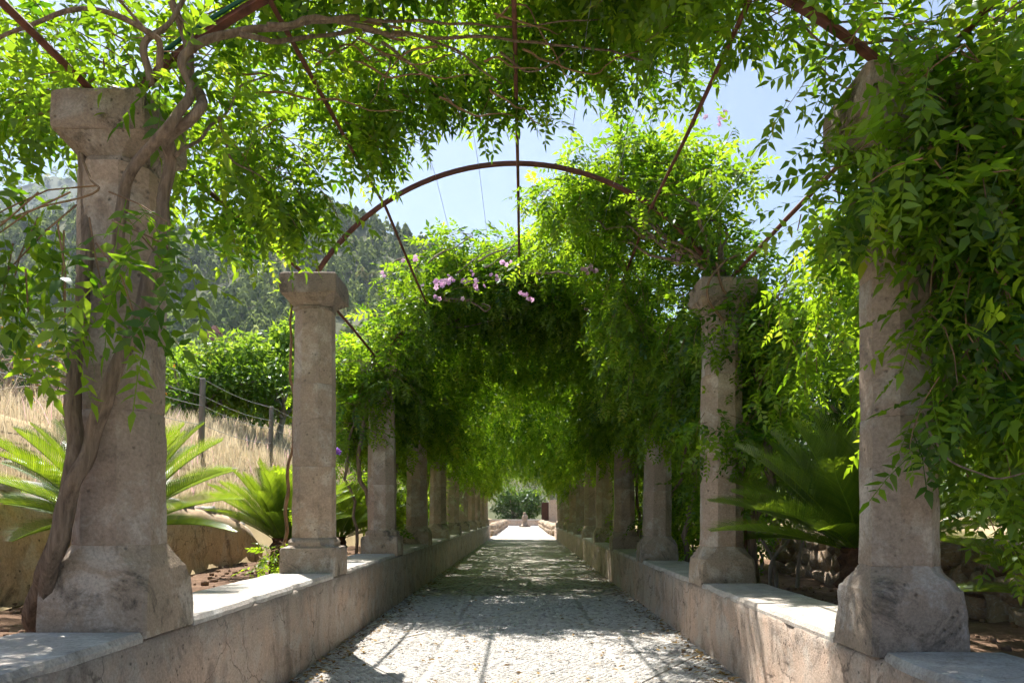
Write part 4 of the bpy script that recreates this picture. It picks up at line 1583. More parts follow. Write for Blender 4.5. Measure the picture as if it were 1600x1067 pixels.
def vine_tunnel(side, i):
    """one plant per column from the third on: half of the vault plus its side curtain"""
    y = YC[i]
    xo = (XL - 0.30) if side < 0 else (XR + 0.30)
    off = Vector((xo, y, 0.45))
    sd = 'left' if side < 0 else 'right'
    lab = 'vine climbing the %s column of the %s row into the leafy vault' % (ORD[i], sd)
    if (side, i) == (-1, 2):
        lab = 'bushy vine with pink flower clusters over the third left column'
    root = vine_root(lab, *off)
    for k in range(2):
        rr = random.Random(i * 10 + k + (50 if side > 0 else 0))
        x = xo + rr.uniform(-.12, .1)
        add_tube(root, 'trunk', [(x, y + rr.uniform(-.2, .2), 0.42), (x + rr.uniform(-.1, .1), y + rr.uniform(-.2, .2), 1.0), (x + rr.uniform(-.12, .12), y, 1.8), (x + rr.uniform(-.1, .1), y, 2.6), (x - side * 0.3, y, 3.3), (x - side * 1.2, y + 0.5, 3.85)], 0.035 - 0.012 * k, 0.015, 26, 0.07, 6, i + k * 7, off)
    r = np.random.default_rng(600 + i * 2 + (side > 0))
    far = i >= 4
    F = Foliage(FAR if far else MID, 1.0 if far else (1.0 if i == 2 else 1.2), 700 + i * 20 + (10 if side > 0 else 0))
    y0, y1 = y - 1.6, y + 1.6
    if i == 2:
        y0 = y - 0.45 if side < 0 else y - 0.2
    if i == 10:
        y1 = y + 0.6
    xa, xb = (-2.25, 0.05) if side < 0 else (-0.05, 2.15)
    n = {2: 400, 3: 260, 4: 200}.get(i, 140)
    zoff = None
    if i == 2:
        zoff = lambda a, b: 0.15 * math.exp(-((a + 0.9) / 0.8) ** 2)
    s = canopy_seeds(r, n, xa, xb, y0, y1, 0.22, 0.42 if i > 2 else 0.5, 0.8, -0.6, zoff)
    ln = (0.3, 0.7) if not far else (0.4, 0.8)
    st = 0.06 if not far else 0.085
    F.shoots(s, rand_dirs(r, len(s)), r.uniform(*ln, len(s)), r.uniform(0.3, 1.2, len(s)), step=st)
    # extra layer of large leaves on top, added to darken the vault below
    m_ = 50 if i < 4 else 95
    s = canopy_seeds(r, m_, xa, xb, y0 + 0.2, y1, -0.25, 0.6, 0.8, -0.9, zoff)
    F.shoots(s, rand_dirs(r, len(s)), r.uniform(0.4, 0.8, len(s)), r.uniform(0.1, 0.6, len(s)), step=0.13 if far else 0.11, scale=1.5, var=0.5)
    for k in range(4):
        rr = random.Random(i * 31 + k + (7 if side > 0 else 0))
        xx, yy_ = rr.uniform(xa * .8, xb * .8), y + rr.uniform(-1, 1)
        zz = canopy_z(xx, yy_) - 0.12
        add_tube(root, 'branch', [(xx, yy_, zz), (xx + rr.uniform(-.6, .6), yy_ + rr.uniform(-.3, .3), zz + rr.uniform(-.15, .1)), (xx + rr.uniform(-1, 1), yy_ + rr.uniform(-.6, .6), zz + rr.uniform(-.3, .1))], 0.016, 0.006, 14, 0.08, 5, 33 * i + k, off)
    # hanging curtain along the eave
    n = {2: 190, 3: 150, 4: 120}.get(i, 95)
    x = (XL if side < 0 else XR) + side * r.uniform(-0.35 if i == 2 else -0.6, 0.5, n)
    yy = r.uniform(y0 if i > 2 else y - 0.2, y1, n)
    depth = (0.9 if i == 2 else 1.15) * (0.55 + 0.45 * np.array([fbm(q, side * 4.0, 1.0, 0.8, 2) for q in yy]) * 1.5)
    c = np.stack([x, yy, 3.35 - r.random(n) ** 1.2 * np.clip(depth, 0.4, 1.5)], -1)
    F.shoots(c, rand_dirs(r, n, -0.5), r.uniform(*ln, n), r.uniform(1.3, 2.6, n), step=st, var=0.42)
    if i >= 5:
        n = 40
        c = np.stack([r.uniform(min(0, xa * .75), max(0, xb * .75), n), r.uniform(y0, y1, n), np.zeros(n)], -1)
        c[:, 2] = [canopy_z(a, b) - 0.25 - q for a, b, q in zip(c[:, 0], c[:, 1], r.random(n) * (0.5 + 0.10 * (i - 5)))]
        F.shoots(c, rand_dirs(r, n, -0.6), r.uniform(0.4, 0.8, n), r.uniform(1.3, 2.6, n), step=st, var=0.35)
    if (side, i) == (-1, 2):
        n = 12
        c = np.stack([r.uniform(-2.05, -1.6, n), r.uniform(9.25, 9.5, n), r.uniform(2.65, 3.3, n)], -1)
        F.shoots(c, rand_dirs(r, n, -0.3), r.uniform(0.15, 0.35, n), r.uniform(1, 2.2, n), var=0.4)
    # outer bush reaching down behind the row
    n = {2: 95, 3: 90, 4: 60}.get(i, 50)
    if side > 0 or i in (3, 4, 5, 6):
        lo = 0.8 if side > 0 else 1.2
        c = np.stack([xo + side * r.uniform(0.0, 0.7, n), r.uniform(y - 1.5, y + 1.5, n), r.uniform(lo, 3.1, n)], -1)
        if i == 2 and side > 0:
            c[:, 1] = r.uniform(y - 1.2, y + 1.5, n)
        F.shoots(c, rand_dirs(r, n, -0.2), r.uniform(*ln, n), r.uniform(0.8, 2.0, n), step=st, var=0.5)
    elif i == 2:
        c = np.stack([xo - r.uniform(-0.1, 0.6, n), r.uniform(y - 0.3, y + 1.5, n), r.uniform(2.2, 3.5, n)], -1)
        F.shoots(c, rand_dirs(r, n, -0.2), r.uniform(*ln, n), r.uniform(0.8, 2.0, n), step=st, var=0.55)
    F.build(root, 0, i < 4, off)
    if (side, i) == (-1, 2):
        for k, (px, py, yy, s_, nf) in enumerate([(688, 443, 8.75, 0.06, 13), (712, 437, 8.75, 0.06, 8), (735, 434, 8.75, 0.05, 6), (746, 449, 8.75, 0.03, 4), (817, 462, 8.6, 0.03, 5), (826, 466, 8.6, 0.025, 4)]):
            flower_cluster(root, at(px, py, yy), s_, nf, 'petal', 300 + k, off)
        for k in range(9):
            rr = random.Random(950 + k)
            flower_cluster(root, at(rr.uniform(600, 860), rr.uniform(400, 470), 8.8), 0.03, rr.randint(1, 3), 'petal', 330 + k, off)
        for k in range(5):
            rr = random.Random(900 + k)
            a = at(rr.uniform(600, 760), rr.uniform(400, 430), 9.2)
            add_tube(root, 'branch', [a, a + Vector((rr.uniform(.1, .4), -.1, .12)), a + Vector((rr.uniform(.4, .9), -.2, rr.uniform(.0, .3)))], 0.012, 0.005, 14, 0.04, 5, 90 + k, off, 'grey_bark')


for i in range(2, NCOL):
    for side in (-1, 1):
        vine_tunnel(side, i)


def slender_vine():
    """thin stem with few leaves climbing behind the bare second column"""
    off = Vector((-2.18, YC[1] + 0.2, 0.5))
    root = vine_root('slender almost leafless vine stem climbing beside the bare second left column', *off)
    y = YC[1] + 0.15
    add_tube(root, 'trunk', [at(443, 860, y), at(450, 780, y), at(452, 720, y), at(458, 640, y), at(455, 560, y), at(455, 500, y), at(450, 455, y)], 0.017, 0.010, 50, 0.03, 7, 70, off, 'twig')
    r = np.random.default_rng(77)
    F = Foliage(MID, 0.6, 990)
    n = 14
    c = np.array([at(r.uniform(425, 455), r.uniform(840, 890), y - 0.1) for _ in range(n)])
    F.shoots(c, rand_dirs(r, n, -0.1), r.uniform(0.15, 0.35, n), r.uniform(0.8, 1.6, n), var=0.7)
    c = np.array([at(452 + r.normal(0, 6), q, y) for q in (450, 460, 700, 740, 790)])
    F.shoots(c, rand_dirs(r, 5, 0.2), r.uniform(0.10, 0.2, 5), r.uniform(0.8, 1.6, 5), var=0.7)
    F.build(root, 0, True, off)
    flower_cluster(root, at(527, 706, 7.6), 0.02, 5, 'purple', 400, off)


slender_vine()

# ------------------------------------------------------------------ planting beds
def soil_bed(name, x0, x1, y0, y1, z, seed):
    nx, ny = int((x1 - x0) / 0.10), int((y1 - y0) / 0.12)
    xs, ys = np.linspace(x0, x1, nx), np.linspace(y0, y1, ny)
    X, Y = np.meshgrid(xs, ys)
    Z = np.array([fbm(a, b, seed, 1.3, 5) * 0.05 + fbm(a, b, seed + 3, 6, 3) * 0.018 for a, b in zip(X.ravel(), Y.ravel())]).reshape(X.shape) + z
    V = np.stack([X, Y, Z], -1).reshape(-1, 3)
    i = np.arange(nx - 1)[None] + np.arange(ny - 1)[:, None] * nx
    Fq = np.stack([i, i + 1, i + 1 + nx, i + nx], -1).reshape(-1, 4)
    o = obj(name, mesh_np(name, V, Fq, np.full(len(Fq), 4), smooth=True), M['soil'])
    tag(o, kind='structure')
    r = np.random.default_rng(seed)
    g = Geo()
    for k in range(420):
        a, b = r.uniform(x0 + .1, x1 - .1), y0 + (min(y1, 13) - y0) * r.random()
        s = 0.012 + 0.03 * r.random() ** 3
        v, f = rock(s, s, s * .7, k, 0.35, 3, 5)
        zz = z + fbm(a, b, seed, 1.3, 5) * 0.05
        g.add([(p[0] + a, p[1] + b, p[2] + zz + s * .3) for p in v], f)
    c = obj('soil_clods', g.mesh('soil_clods', True), M['soil_clod'], o)
    c['kind'] = 'stuff'


soil_bed('soil_bed', -3.75, -WL - WALL_W + 0.02, 1.5, END_Y, 0.50, 1)
soil_bed('soil_bed', WR + WALL_W - 0.02, 4.4, 1.5, END_Y, 0.45, 2)


def garden_wall():
    """plastered retaining wall behind the left bed, with a rough rounded top"""
    root = thing('garden_wall', 'rough ochre plastered retaining wall behind the left planting bed', 'wall', (-3.62, 6, 0.4))
    ys = np.arange(1.0, 10.31, 0.09)
    prof = [(0, -0.1), (0, .15), (0, .3), (0, .45), (0, .6), (0.0, .75), (.03, .88), (.10, .95), (.20, .98), (.30, .95), (.36, .85), (.38, .3)]
    V, F = [], []
    for y in ys:
        hs = float(np.interp(y, [1, 5, 8, 9.3, 9.9, 10.31], [1.02, 1.0, 0.88, 0.78, 0.62, 0.30]))
        for j, (a, h) in enumerate(prof):
            d = 0.05 * fbm(y, h, 1.0, 1.4, 4) + 0.02 * fbm(y, h, 4.0, 6, 3)
            V.append((-a + d, y - 6, h * hs + 0.045 * fbm(y, a, 2, 1.5, 3) * (j > 4)))
    m = len(prof)
    for i in range(len(ys) - 1):
        for j in range(m - 1):
            F.append((i * m + j, (i + 1) * m + j, (i + 1) * m + j + 1, i * m + j + 1))
    F.append(tuple(range(m)))
    F.append(tuple((len(ys) - 1) * m + j for j in range(m))[::-1])
    obj('wall_body', mesh_py('wall_body', V, F, True), M['garden_wall'], root)
    # loose stones bedded in its crest
    for k in range(46):
        y = 1.3 + k * 0.19 + random.uniform(-.05, .05)
        hs = float(np.interp(y, [1, 5, 8, 9.3, 9.9, 10.31], [1.02, 1.0, 0.88, 0.78, 0.62, 0.30]))
        v, f = rock(random.uniform(.06, .12), random.uniform(.08, .13), random.uniform(.04, .07), k + 5, .3, 4, 7)
        obj('crest_stone', mesh_py('crest_stone', v, f, True), M['coping'], root, (-0.19 + random.uniform(-.09, .09), y - 6, 0.965 * hs + random.uniform(-.01, .03)), (0, 0, random.uniform(0, 6)))


garden_wall()


def rubble_border(label, x, y0, y1, z, courses, n, seed, size=(0.17, 0.13, 0.12)):
    root = thing('rubble_wall', label, 'wall', (x, (y0 + y1) / 2, z))
    r = random.Random(seed)
    pool = []
    for k in range(7):
        v, f = rock(1, 1, 1, seed + k, 0.28, 5, 9)
        pool.append(mesh_py('stone', v, f, True))
    for c in range(courses):
        for k in range(n):
            y = y0 + (y1 - y0) * (k + 0.5 * (c % 2) + r.uniform(-.15, .15)) / n
            L_ = (y1 - y0) / n * 0.56
            obj('stone', pool[r.randrange(7)], M['rubble'], root, (r.uniform(-.03, .03), y - (y0 + y1) / 2, size[2] * (0.7 + c * 1.45)), (r.uniform(-.15, .15), r.uniform(-.15, .15), r.uniform(-.3, .3)), (size[0] * r.uniform(.9, 1.2), L_ * r.uniform(.85, 1.15), size[2] * r.uniform(.85, 1.2)))


rubble_border('wall of brown field stones behind the right planting bed', 3.25, 2.6, 9.5, 0.42, 3, 24, 3)

# far end of the path: side walls, end wall
rubble_border('low rubble wall left of the bright path beyond the pergola', -1.85, 41, 74, 0.0, 2, 40, 14, (0.25, 0.4, 0.2))
rubble_border('low rubble wall right of the bright path beyond the pergola', 1.75, 41, 74, 0.0, 2, 40, 15, (0.25, 0.4, 0.2))


def end_scene():
    t = thing('end_wall', 'pale low wall closing the far end of the path', 'wall', (0, 78, 0))
    v, f = box(-6, 6, -0.2, 0.2, 0, 0.55)
    obj('wall_body', mesh_py('wall_body', v, f), M['plaster'], t)
    v, f = box(-6.02, 6.02, -0.25, 0.25, 0.55, 0.68)
    obj('coping_slab', mesh_py('coping_slab', v, f), M['coping'], t)
    # small carved stone standing on the path
    t = thing('stone_ornament', 'small carved stone standing in the sun at the end of the path', 'ornament', (0.12, 70, 0))
    rings = []
    for z, rr in ((0, .55), (.12, .55), (.14, .40), (.3, .26), (.5, .2), (.75, .28), (.95, .3), (1.1, .2), (1.2, .12), (1.32, .16), (1.42, .05)):
        rings.append([(math.cos(a) * rr, math.sin(a) * rr, z) for a in [k * math.pi / 5 for k in range(10)]])
    v, f = ring_loft(rings, True, 0.05, 3, 3)
    obj('carved_body', mesh_py('carved_body', v, f, True), M['rubble'], t)
    # gate pier with dark door on the right
    t = thing('gate_pier', 'dark wooden door beside a pale pier at the far right of the path', 'gate', (2.0, 72, 0))
    v, f = box(0.45, 1.3, -0.6, 0.6, -0.1, 2.6)
    obj('pier', mesh_py('pier', v, f), M['plaster'], t)
    v, f = box(-0.25, 0.45, -0.2, 0.1, 0.0, 2.35)
    dr = obj('door', mesh_py('door', v, f), M['door'], t)
    v, f = tube([(-0.15, -0.23, 1.0), (-0.15, -0.28, 1.05), (-0.15, -0.23, 1.15)], 0.015, 6)
    obj('handle', mesh_py('handle', v, f), M['iron'], dr)


end_scene()

# ------------------------------------------------------------------ cycads
def frond_mesh(L, seed, w=0.19, n=52):
    r = random.Random(seed)
    vs, fs, A = [], [], []

    def mid(t):
        return Vector((L * (t - 0.10 * t * t), 0.012 * math.sin(t * 6 + seed), L * (0.06 * t - 0.17 * t ** 2.2)))

    prev = None
    for k in range(13):
        t = k / 12
        p = mid(t)
        wd = 0.008 * (1 - t * 0.8)
        b = len(vs)
        vs += [p + Vector((0, -wd, 0)), p + Vector((0, wd, 0)), p + Vector((0, 0, -wd * 1.4))]
        A += [0.9] * 3
        if prev is not None:
            for q in range(3):
                q2 = (q + 1) % 3
                fs.append((prev + q, b + q, b + q2, prev + q2))
        prev = b
    for k in range(n):
        t = 0.12 + 0.87 * k / (n - 1)
        p = mid(t)
        d = (mid(min(1, t + .02)) - mid(t - .02)).normalized()
        ll = w * (math.sin(math.pi * min(1, 0.12 + t * 0.86)) ** 0.55) * r.uniform(.93, 1.05) * (1.25 if t < 0.9 else 1)
        for s in (-1, 1):
            a = R(52 - 22 * t)
            o = (d * math.cos(a) + Vector((0, s, 0)) * math.sin(a) + Vector((0, 0, 0.38))).normalized()
            tip = p + o * ll + Vector((0, 0, -0.12 * ll))
            hw = d * 0.0056
            m = p + o * ll * 0.5 + Vector((0, 0, 0.02 * ll))
            b = len(vs)
            vs += [p - hw, p + hw, m + hw, m - hw, tip]
            va = min(1, max(0, 0.45 + r.gauss(0, .15) + 0.2 * (t - .5)))
            A += [va] * 5
            fs += [(b, b + 1, b + 2, b + 3), (b + 3, b + 2, b + 4)]
    return mesh_py('frond', vs, fs, False, A)


FRONDS = [frond_mesh(1.0, k) for k in range(4)]


def cycad(label, loc, L, n, trunk_h, trunk_r, seed, el=(8, 82), az=None):
    root = thing('cycad', label, 'cycad', loc, 'cycads in the planting beds')
    r = random.Random(seed)
    rings = []
    for k in range(12):
        t = k / 11
        rr = trunk_r * (1.0 - 0.15 * t) * (1.08 if k % 2 else 0.94)
        rings.append([(math.cos(a) * rr, math.sin(a) * rr, -0.08 + (trunk_h + 0.08) * t) for a in [q * math.pi / 8 for q in range(16)]])
    v, f = ring_loft(rings, True, 0.035, seed, 9)
    obj('trunk', mesh_py('trunk', v, f), M['cycad_trunk'], root)
    for k in range(n):
        a = k * 2.39996 + r.uniform(-.2, .2)
        t = (k + 0.5) / n
        e = R(el[0] + (el[1] - el[0]) * t ** 0.8 + r.uniform(-5, 5))
        s = L * r.uniform(.88, 1.08) * (0.92 + .1 * math.sin(t * 3))
        rot = Matrix.Rotation(a, 4, 'Z') @ Matrix.Rotation(-e, 4, 'Y') @ Matrix.Rotation(r.uniform(-.35, .35), 4, 'X')
        o = bpy.data.objects.new('frond', FRONDS[k % 4])
        if len(FRONDS[k % 4].materials) == 0:
            FRONDS[k % 4].materials.append(M['cycad'])
        m = rot @ Matrix.Scale(s, 4)
        m.translation = Vector((math.cos(a) * trunk_r * .4, math.sin(a) * trunk_r * .4, trunk_h - 0.03))
        o.matrix_basis = m
        link(o, root)


cycad('cycad with broad arching fronds directly behind the nearest left column', (-2.88, 5.2, 0.48), 1.0, 46, 0.60, 0.14, 1, (0, 84))
cycad('upright cycad standing left of the bare second left column', (-2.6, 8.0, 0.48), 0.95, 52, 0.42, 0.15, 2, (22, 86))
cycad('cycad seen between the second and third left columns', (-2.75, 10.9, 0.48), 1.05, 40, 0.35, 0.15, 3, (12, 84))
cycad('cycad half hidden behind the fourth left column', (-2.8, 14.4, 0.48), 1.1, 34, 0.35, 0.15, 4, (10, 84))
cycad('cycad half hidden behind the fifth left column', (-2.8, 17.6, 0.48), 1.1, 30, 0.35, 0.15, 5, (10, 84))
cycad('large dark cycad reaching left from behind the nearest right column', (2.62, 5.75, 0.44), 1.25, 56, 0.46, 0.17, 6, (4, 80))
cycad('cycad at the right edge beyond the leaf curtain', (3.05, 3.75, 0.44), 1.0, 26, 0.25, 0.14, 7, (5, 65))
cycad('cycad in shade between the second and third right columns', (2.95, 10.2, 0.44), 1.2, 30, 0.35, 0.16, 8, (2, 75))

# ------------------------------------------------------------------ fence on the bank
def fence():
    root = thing('wire_fence', 'grey post and wire fence on the grassy bank at left', 'fence', (-4.8, 11, 2.1))
    ys = [2, 5, 8, 11, 14, 17, 20, 23, 26, 29, 32]
    hts = {}
    for k, y in enumerate(ys):
        g = float(ground_h(-4.8, y))
        tp = 1.16 + random.uniform(-.05, .05)
        hts[y] = g + tp
        lean = random.uniform(-.04, .04)
        rings = [[(math.cos(a) * rr + lean * z, math.sin(a) * rr, z) for a in [q * math.pi / 5 for q in range(10)]] for z, rr in ((-0.2, .046), (0.3, .046), (0.8, .043), (tp - .02, .041), (tp, .034))]
        v, f = ring_loft(rings, True, 0.006, k, 8)
        obj('post', mesh_py('post', v, f, True), M['post'], root, (0, y - 11, g - 2.1))
    for dz in (-0.02, -0.27, -0.42, -0.70):
        pts = []
        for a, b in zip(ys[:-1], ys[1:]):
            for q in range(6):
                t = q / 6
                pts.append(Vector((0.045, a + (b - a) * t - 11, hts[a] + (hts[b] - hts[a]) * t + dz - 0.06 * math.sin(math.pi * t) - 2.1)))
        v, f = tube(pts, 0.0045, 4)
        obj('wire', mesh_py('wire', v, f), M['wire'], root)


fence()


def dry_grass():
    r = np.random.default_rng(90)
    n = 58000
    x = -3.9 - 10 * r.random(n) ** 1.5
    y = 3 + 34 * r.random(n) ** 1.1
    k = np.array([fbm(a, b, 2.0, 0.8, 3) for a, b in zip(x[:], y[:])])
    keep = k > -0.5
    x, y, k = x[keep], y[keep], k[keep]
    n = len(x)
    z = ground_h(x, y)
    h = r.uniform(0.22, 0.55, n) * (1 + 0.5 * k) * np.where(x < -5.2, 1.15, 0.8)
    a = r.uniform(0, 6.28, n)
    lean = r.normal(0, 0.22, (n, 2))
    w = 0.0034 * np.clip(y / 9, 0.8, 2.4)
    side = np.stack([np.cos(a), np.sin(a), np.zeros(n)], -1) * w[:, None]
    b = np.stack([x, y, z - 0.03], -1)
    m = b + np.stack([lean[:, 0] * h * .4, lean[:, 1] * h * .4, h * 0.6], -1)
    t = b + np.stack([lean[:, 0] * h, lean[:, 1] * h, h], -1)
    V = np.stack([b - side, b + side, m + side * 1.1, m - side * 1.1, t], 1).reshape(-1, 3)
    base = np.arange(n)[:, None] * 5
    L = (np.array([0, 1, 2, 3, 3, 2, 4])[None] + base).ravel()
    var = np.repeat(np.clip(r.normal(0.55, 0.25, n), 0, 1), 5)
    o = obj('dry_grass', mesh_np('dry_grass', V, L, np.tile([4, 3], n), var), M['dry_grass'])
    tag(o, 'tall straw coloured dry grass covering the bank at left', 'grass', kind='stuff')


dry_grass()

# ------------------------------------------------------------------ trees and shrubs
def simple_leaf(lw=0.45):
    V = np.array([[0, 0, 0], [0.35, -lw / 2, 0.03], [1, 0, -0.12], [0.35, lw / 2, 0.03]])
    return V, np.array([0, 1, 2, 3]), np.array([4]), np.zeros(4)


def tree(name, label, cat, loc, h, rx, ry, rz, nclump, nleaf, lsize, mat, seed, trunk_r=0.1, bark='grey_bark', stems=1, group=None, lw=0.45):
    root = thing(name, label, cat, loc, group)
    r = np.random.default_rng(seed)
    rr = random.Random(seed)
    cz = h - rz
    cl = []
    while len(cl) < nclump:
        p = r.uniform(-1, 1, 3)
        q = np.linalg.norm(p)
        if q > 1 or q < 0.35 or (p[2] < -0.75):
            continue
        cl.append(p * np.array([rx, ry, rz]) * r.uniform(0.75, 1.1) + np.array([0, 0, cz]))
    cl = np.array(cl)
    g = Geo()
    for s in range(stems):
        bx, by = (0, 0) if stems == 1 else (rr.uniform(-.3, .3), rr.uniform(-.3, .3))
        fork = Vector((bx + rr.uniform(-.2, .2), by, max(0.3, cz - rz * .75)))
        v, f = tube(smooth_path([(bx, by, -0.15), (bx + rr.uniform(-.1, .1), by, fork.z * .5), fork], 10), [trunk_r * (1 - .04 * k) for k in range(10)], 8, 0.15, seed)
        g.add(v, f)
        for k, c in enumerate(cl):
            if k % stems != s or k > 26:
                continue
            c = Vector(c)
            mid = fork.lerp(c, 0.5) + Vector((0, 0, rr.uniform(-.1, .2)))
            v, f = tube(smooth_path([fork, mid, c], 8, 0.05, k), [trunk_r * .5 * (1 - .11 * q) for q in range(8)], 5)
            g.add(v, f)
    obj('trunk', g.mesh('trunk', True), M[bark], root)
    ids = r.integers(0, nclump, nleaf)
    rad = np.minimum(np.array([rx, ry, rz]) * 0.42, 1.3)
    d = r.normal(0, 1, (nleaf, 3)); d /= np.linalg.norm(d, axis=1, keepdims=True)
    pos = cl[ids] + d * (r.random(nleaf) ** 0.45)[:, None] * rad * r.uniform(.7, 1.2, (nclump, 1))[ids]
    pos[:, 2] = np.maximum(pos[:, 2], 0.15)
    xd = d * 0.7 + r.normal(0, .6, (nleaf, 3)) + np.array([0, 0, -.25])
    up = np.array([0, 0, 1.0]) + d * 0.5 + r.normal(0, .3, (nleaf, 3))
    var = np.clip(r.normal(0.45, .2, nleaf) + r.normal(0, .15, nclump)[ids], 0, 1)
    me = scatter_mesh('crown', simple_leaf(lw), pos, rot_from(xd, up), (lsize * r.uniform(.7, 1.3, nleaf))[:, None], var)
    o = obj('crown', me, M[mat], root)
    o['kind'] = 'stuff'
    return root


gh = lambda x, y: float(ground_h(x, y))
# left: light green trees on the bank
tree('leafy_tree', 'bright green spreading tree beyond the fence at left', 'tree', (-8.0, 18, gh(-8, 18)), 2.6, 2.0, 1.5, 1.15, 26, 7500, 0.16, 'tree_leaf', 1, 0.13)
tree('leafy_tree', 'bright green tree just left of the bare column, behind the fence', 'tree', (-6.2, 18.5, gh(-6.2, 18.5)), 3.1, 1.2, 1.3, 1.3, 20, 5500, 0.16, 'tree_leaf', 2, 0.11)
tree('leafy_tree', 'green tree seen behind the third left column', 'tree', (-5.6, 24, gh(-5.6, 24)), 4.2, 2.0, 2.0, 1.9, 36, 5000, 0.2, 'tree_leaf', 3, 0.12)
tree('leafy_tree', 'green tree far behind the left row of columns', 'tree', (-6.5, 33, gh(-6.5, 33)), 5.0, 2.6, 2.6, 2.3, 36, 5000, 0.26, 'tree_leaf', 4, 0.14)
# thicket beyond the grass, the far shadow there put into its dark leaf colour
for k, (x, y, h) in enumerate([(-16, 30, 3.6), (-21, 31, 3.9), (-26, 32, 3.9), (-12.5, 33, 3.4), (-31, 33, 4.4)]):
    tree('dark_shrub', ['low dark thicket bush behind the light green tree', 'dark thicket bush beyond the dry grass, left of the light green tree', 'dark thicket bush beyond the dry grass behind the nearest left column', 'dark thicket bush behind the bare left column', 'dark thicket bush beyond the dry grass at the left edge'][k], 'bush', (x, y, gh(x, y) - 0.4), h, 3.2, 2.2, 1.6, 26, 3000, 0.3, 'dark_leaf', 30 + k, 0.12, group='thicket beyond the field')
# right: garden trees
tree('broadleaf_tree', 'dense green tree at the right edge behind the leaf curtain', 'tree', (5.6, 6.6, 0.5), 4.3, 1.7, 1.9, 1.9, 50, 9000, 0.15, 'tree_leaf', 5, 0.12)
tree('dark_evergreen', 'very dark evergreen standing between the two nearest right columns', 'tree', (5.1, 10.4, 0.5), 4.6, 1.5, 1.5, 2.2, 50, 11000, 0.12, 'dark_leaf', 6, 0.14)
tree('broadleaf_tree', 'green tree behind the second right column', 'tree', (5.0, 14.5, 0.5), 4.8, 1.9, 2.0, 2.2, 46, 7000, 0.18, 'tree_leaf', 7, 0.13)
tree('dark_evergreen', 'dark evergreen deep behind the right row of columns', 'tree', (6.2, 18.5, 0.5), 5.5, 2.2, 2.2, 2.6, 46, 6000, 0.2, 'dark_leaf', 8, 0.14)
tree('broadleaf_tree', 'green tree far behind the right row of columns', 'tree', (5.6, 25, 0.5), 5.5, 2.6, 3.4, 2.6, 40, 5000, 0.25, 'tree_leaf', 9, 0.13)
tree('dark_evergreen', 'broad dark evergreen filling the right background', 'tree', (8.6, 11.5, 0.7), 4.9, 2.4, 2.4, 2.3, 46, 8000, 0.17, 'dark_leaf', 10, 0.16)
tree('leafy_shrub', 'slim stemmed shrub beside the second right column', 'shrub', (2.36, 6.9, 0.45), 1.35, 0.35, 0.5, 0.5, 12, 700, 0.075, 'tree_leaf', 11, 0.022, stems=3)
tree('leafy_shrub', 'bright green shrub between the second and third right columns', 'shrub', (2.6, 8.7, 0.45), 1.6, 0.5, 0.6, 0.7, 16, 1500, 0.085, 'tree_leaf', 12, 0.02, stems=3)
tree('leafy_shrub', 'green shrub between the third and fourth right columns', 'shrub', (2.7, 12.0, 0.45), 1.9, 0.6, 0.9, 0.85, 16, 1500, 0.1, 'tree_leaf', 13, 0.02, stems=3)
# far end
tree('leafy_shrub', 'round dark green bush behind the end wall of the path', 'bush', (-1.0, 84, 0), 4.4, 3.0, 2.5, 2.1, 30, 5000, 0.35, 'bush_leaf', 14, 0.12)
tree('grey_shrub', 'greyish leafless looking shrub beyond the end of the path', 'bush', (3.0, 92, 0), 7.5, 4.5, 3.0, 3.5, 30, 5000, 0.35, 'grey_leaf', 15, 0.15)
tree('leafy_tree', 'green tree far beyond the left side of the path end', 'tree', (-8, 88, 0), 9, 5, 4, 4, 30, 4000, 0.5, 'tree_leaf', 16, 0.2)


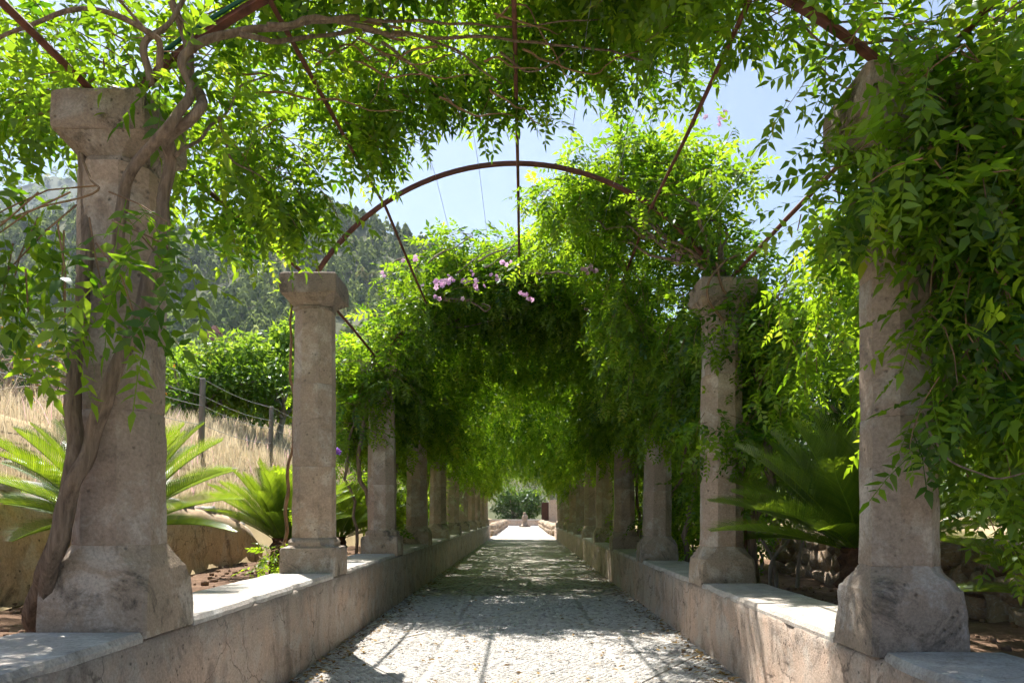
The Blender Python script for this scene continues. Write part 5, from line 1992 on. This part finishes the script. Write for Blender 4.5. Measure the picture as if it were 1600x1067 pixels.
def bare_shrub(label, loc, h, seed, spread=1.0):
    root = thing('bare_shrub', label, 'shrub', loc)
    rr = random.Random(seed)
    g = Geo()
    tips = []

    def limb(p, d, ln, rad, depth):
        pts = [p]
        for k in range(5):
            d = (d + Vector((rr.gauss(0, .22), rr.gauss(0, .22), rr.gauss(0.0, .16)))).normalized()
            pts.append(pts[-1] + d * ln / 5)
        v, f = tube(pts, [rad * (1 - .1 * k) for k in range(6)], 5 if depth < 2 else 3)
        g.add(v, f)
        if depth >= 4:
            tips.append(pts[-1])
            return
        for k in range(3 if depth < 3 else 2):
            b = pts[rr.randint(2, 5)]
            nd = (d + Vector((rr.gauss(0, .75), rr.gauss(0, .75), rr.gauss(-.05, .45)))).normalized()
            limb(b, nd, ln * rr.uniform(.55, .85), rad * .6, depth + 1)

    for k in range(4):
        limb(Vector((rr.uniform(-.15, .15), rr.uniform(-.15, .15), -0.1)), Vector((rr.gauss(0, .5) * spread, rr.gauss(0, .5), 1)).normalized(), h * .42, 0.035, 0)
    obj('branches', g.mesh('branches', True), M['grey_bark'], root)
    r = np.random.default_rng(seed)
    T = np.array([tuple(t) for t in tips])
    sel = T[r.integers(0, len(T), 110)] + r.normal(0, .05, (110, 3))
    me = scatter_mesh('leaves', simple_leaf(.6), sel, rot_from(r.normal(0, 1, (110, 3)), r.normal(0, 1, (110, 3))), (0.07 * r.uniform(.6, 1.3, 110))[:, None], r.random(110))
    o = obj('leaves', me, M['orange_leaf'], root)
    o['kind'] = 'stuff'


bare_shrub('tangled grey bare branched shrub with a few orange leaves at left edge', (-7.0, 9.6, gh(-7, 9.6)), 2.6, 5, 1.6)
bare_shrub('bare grey shrub on the bank behind the nearest left column', (-8.3, 12.0, gh(-8.3, 12)), 2.4, 9, 1.6)


# ------------------------------------------------------------------ the air
def haze():
    m, n, l = new_mat('haze_air')
    out = n.new('ShaderNodeOutputMaterial')
    v = n.new('ShaderNodeVolumePrincipled')
    v.inputs['Color'].default_value = (0.72, 0.85, 1.0, 1)
    v.inputs['Density'].default_value = 0.00015
    v.inputs['Anisotropy'].default_value = 0.3
    l.new(v.outputs[0], out.inputs['Volume'])
    bx, f = box(-2700, 2700, -750, 3700, -2, 640)
    o = obj('haze', mesh_py('haze', bx, f), m)
    tag(o, 'thin pale haze filling the valley air', None, kind='stuff')


haze()
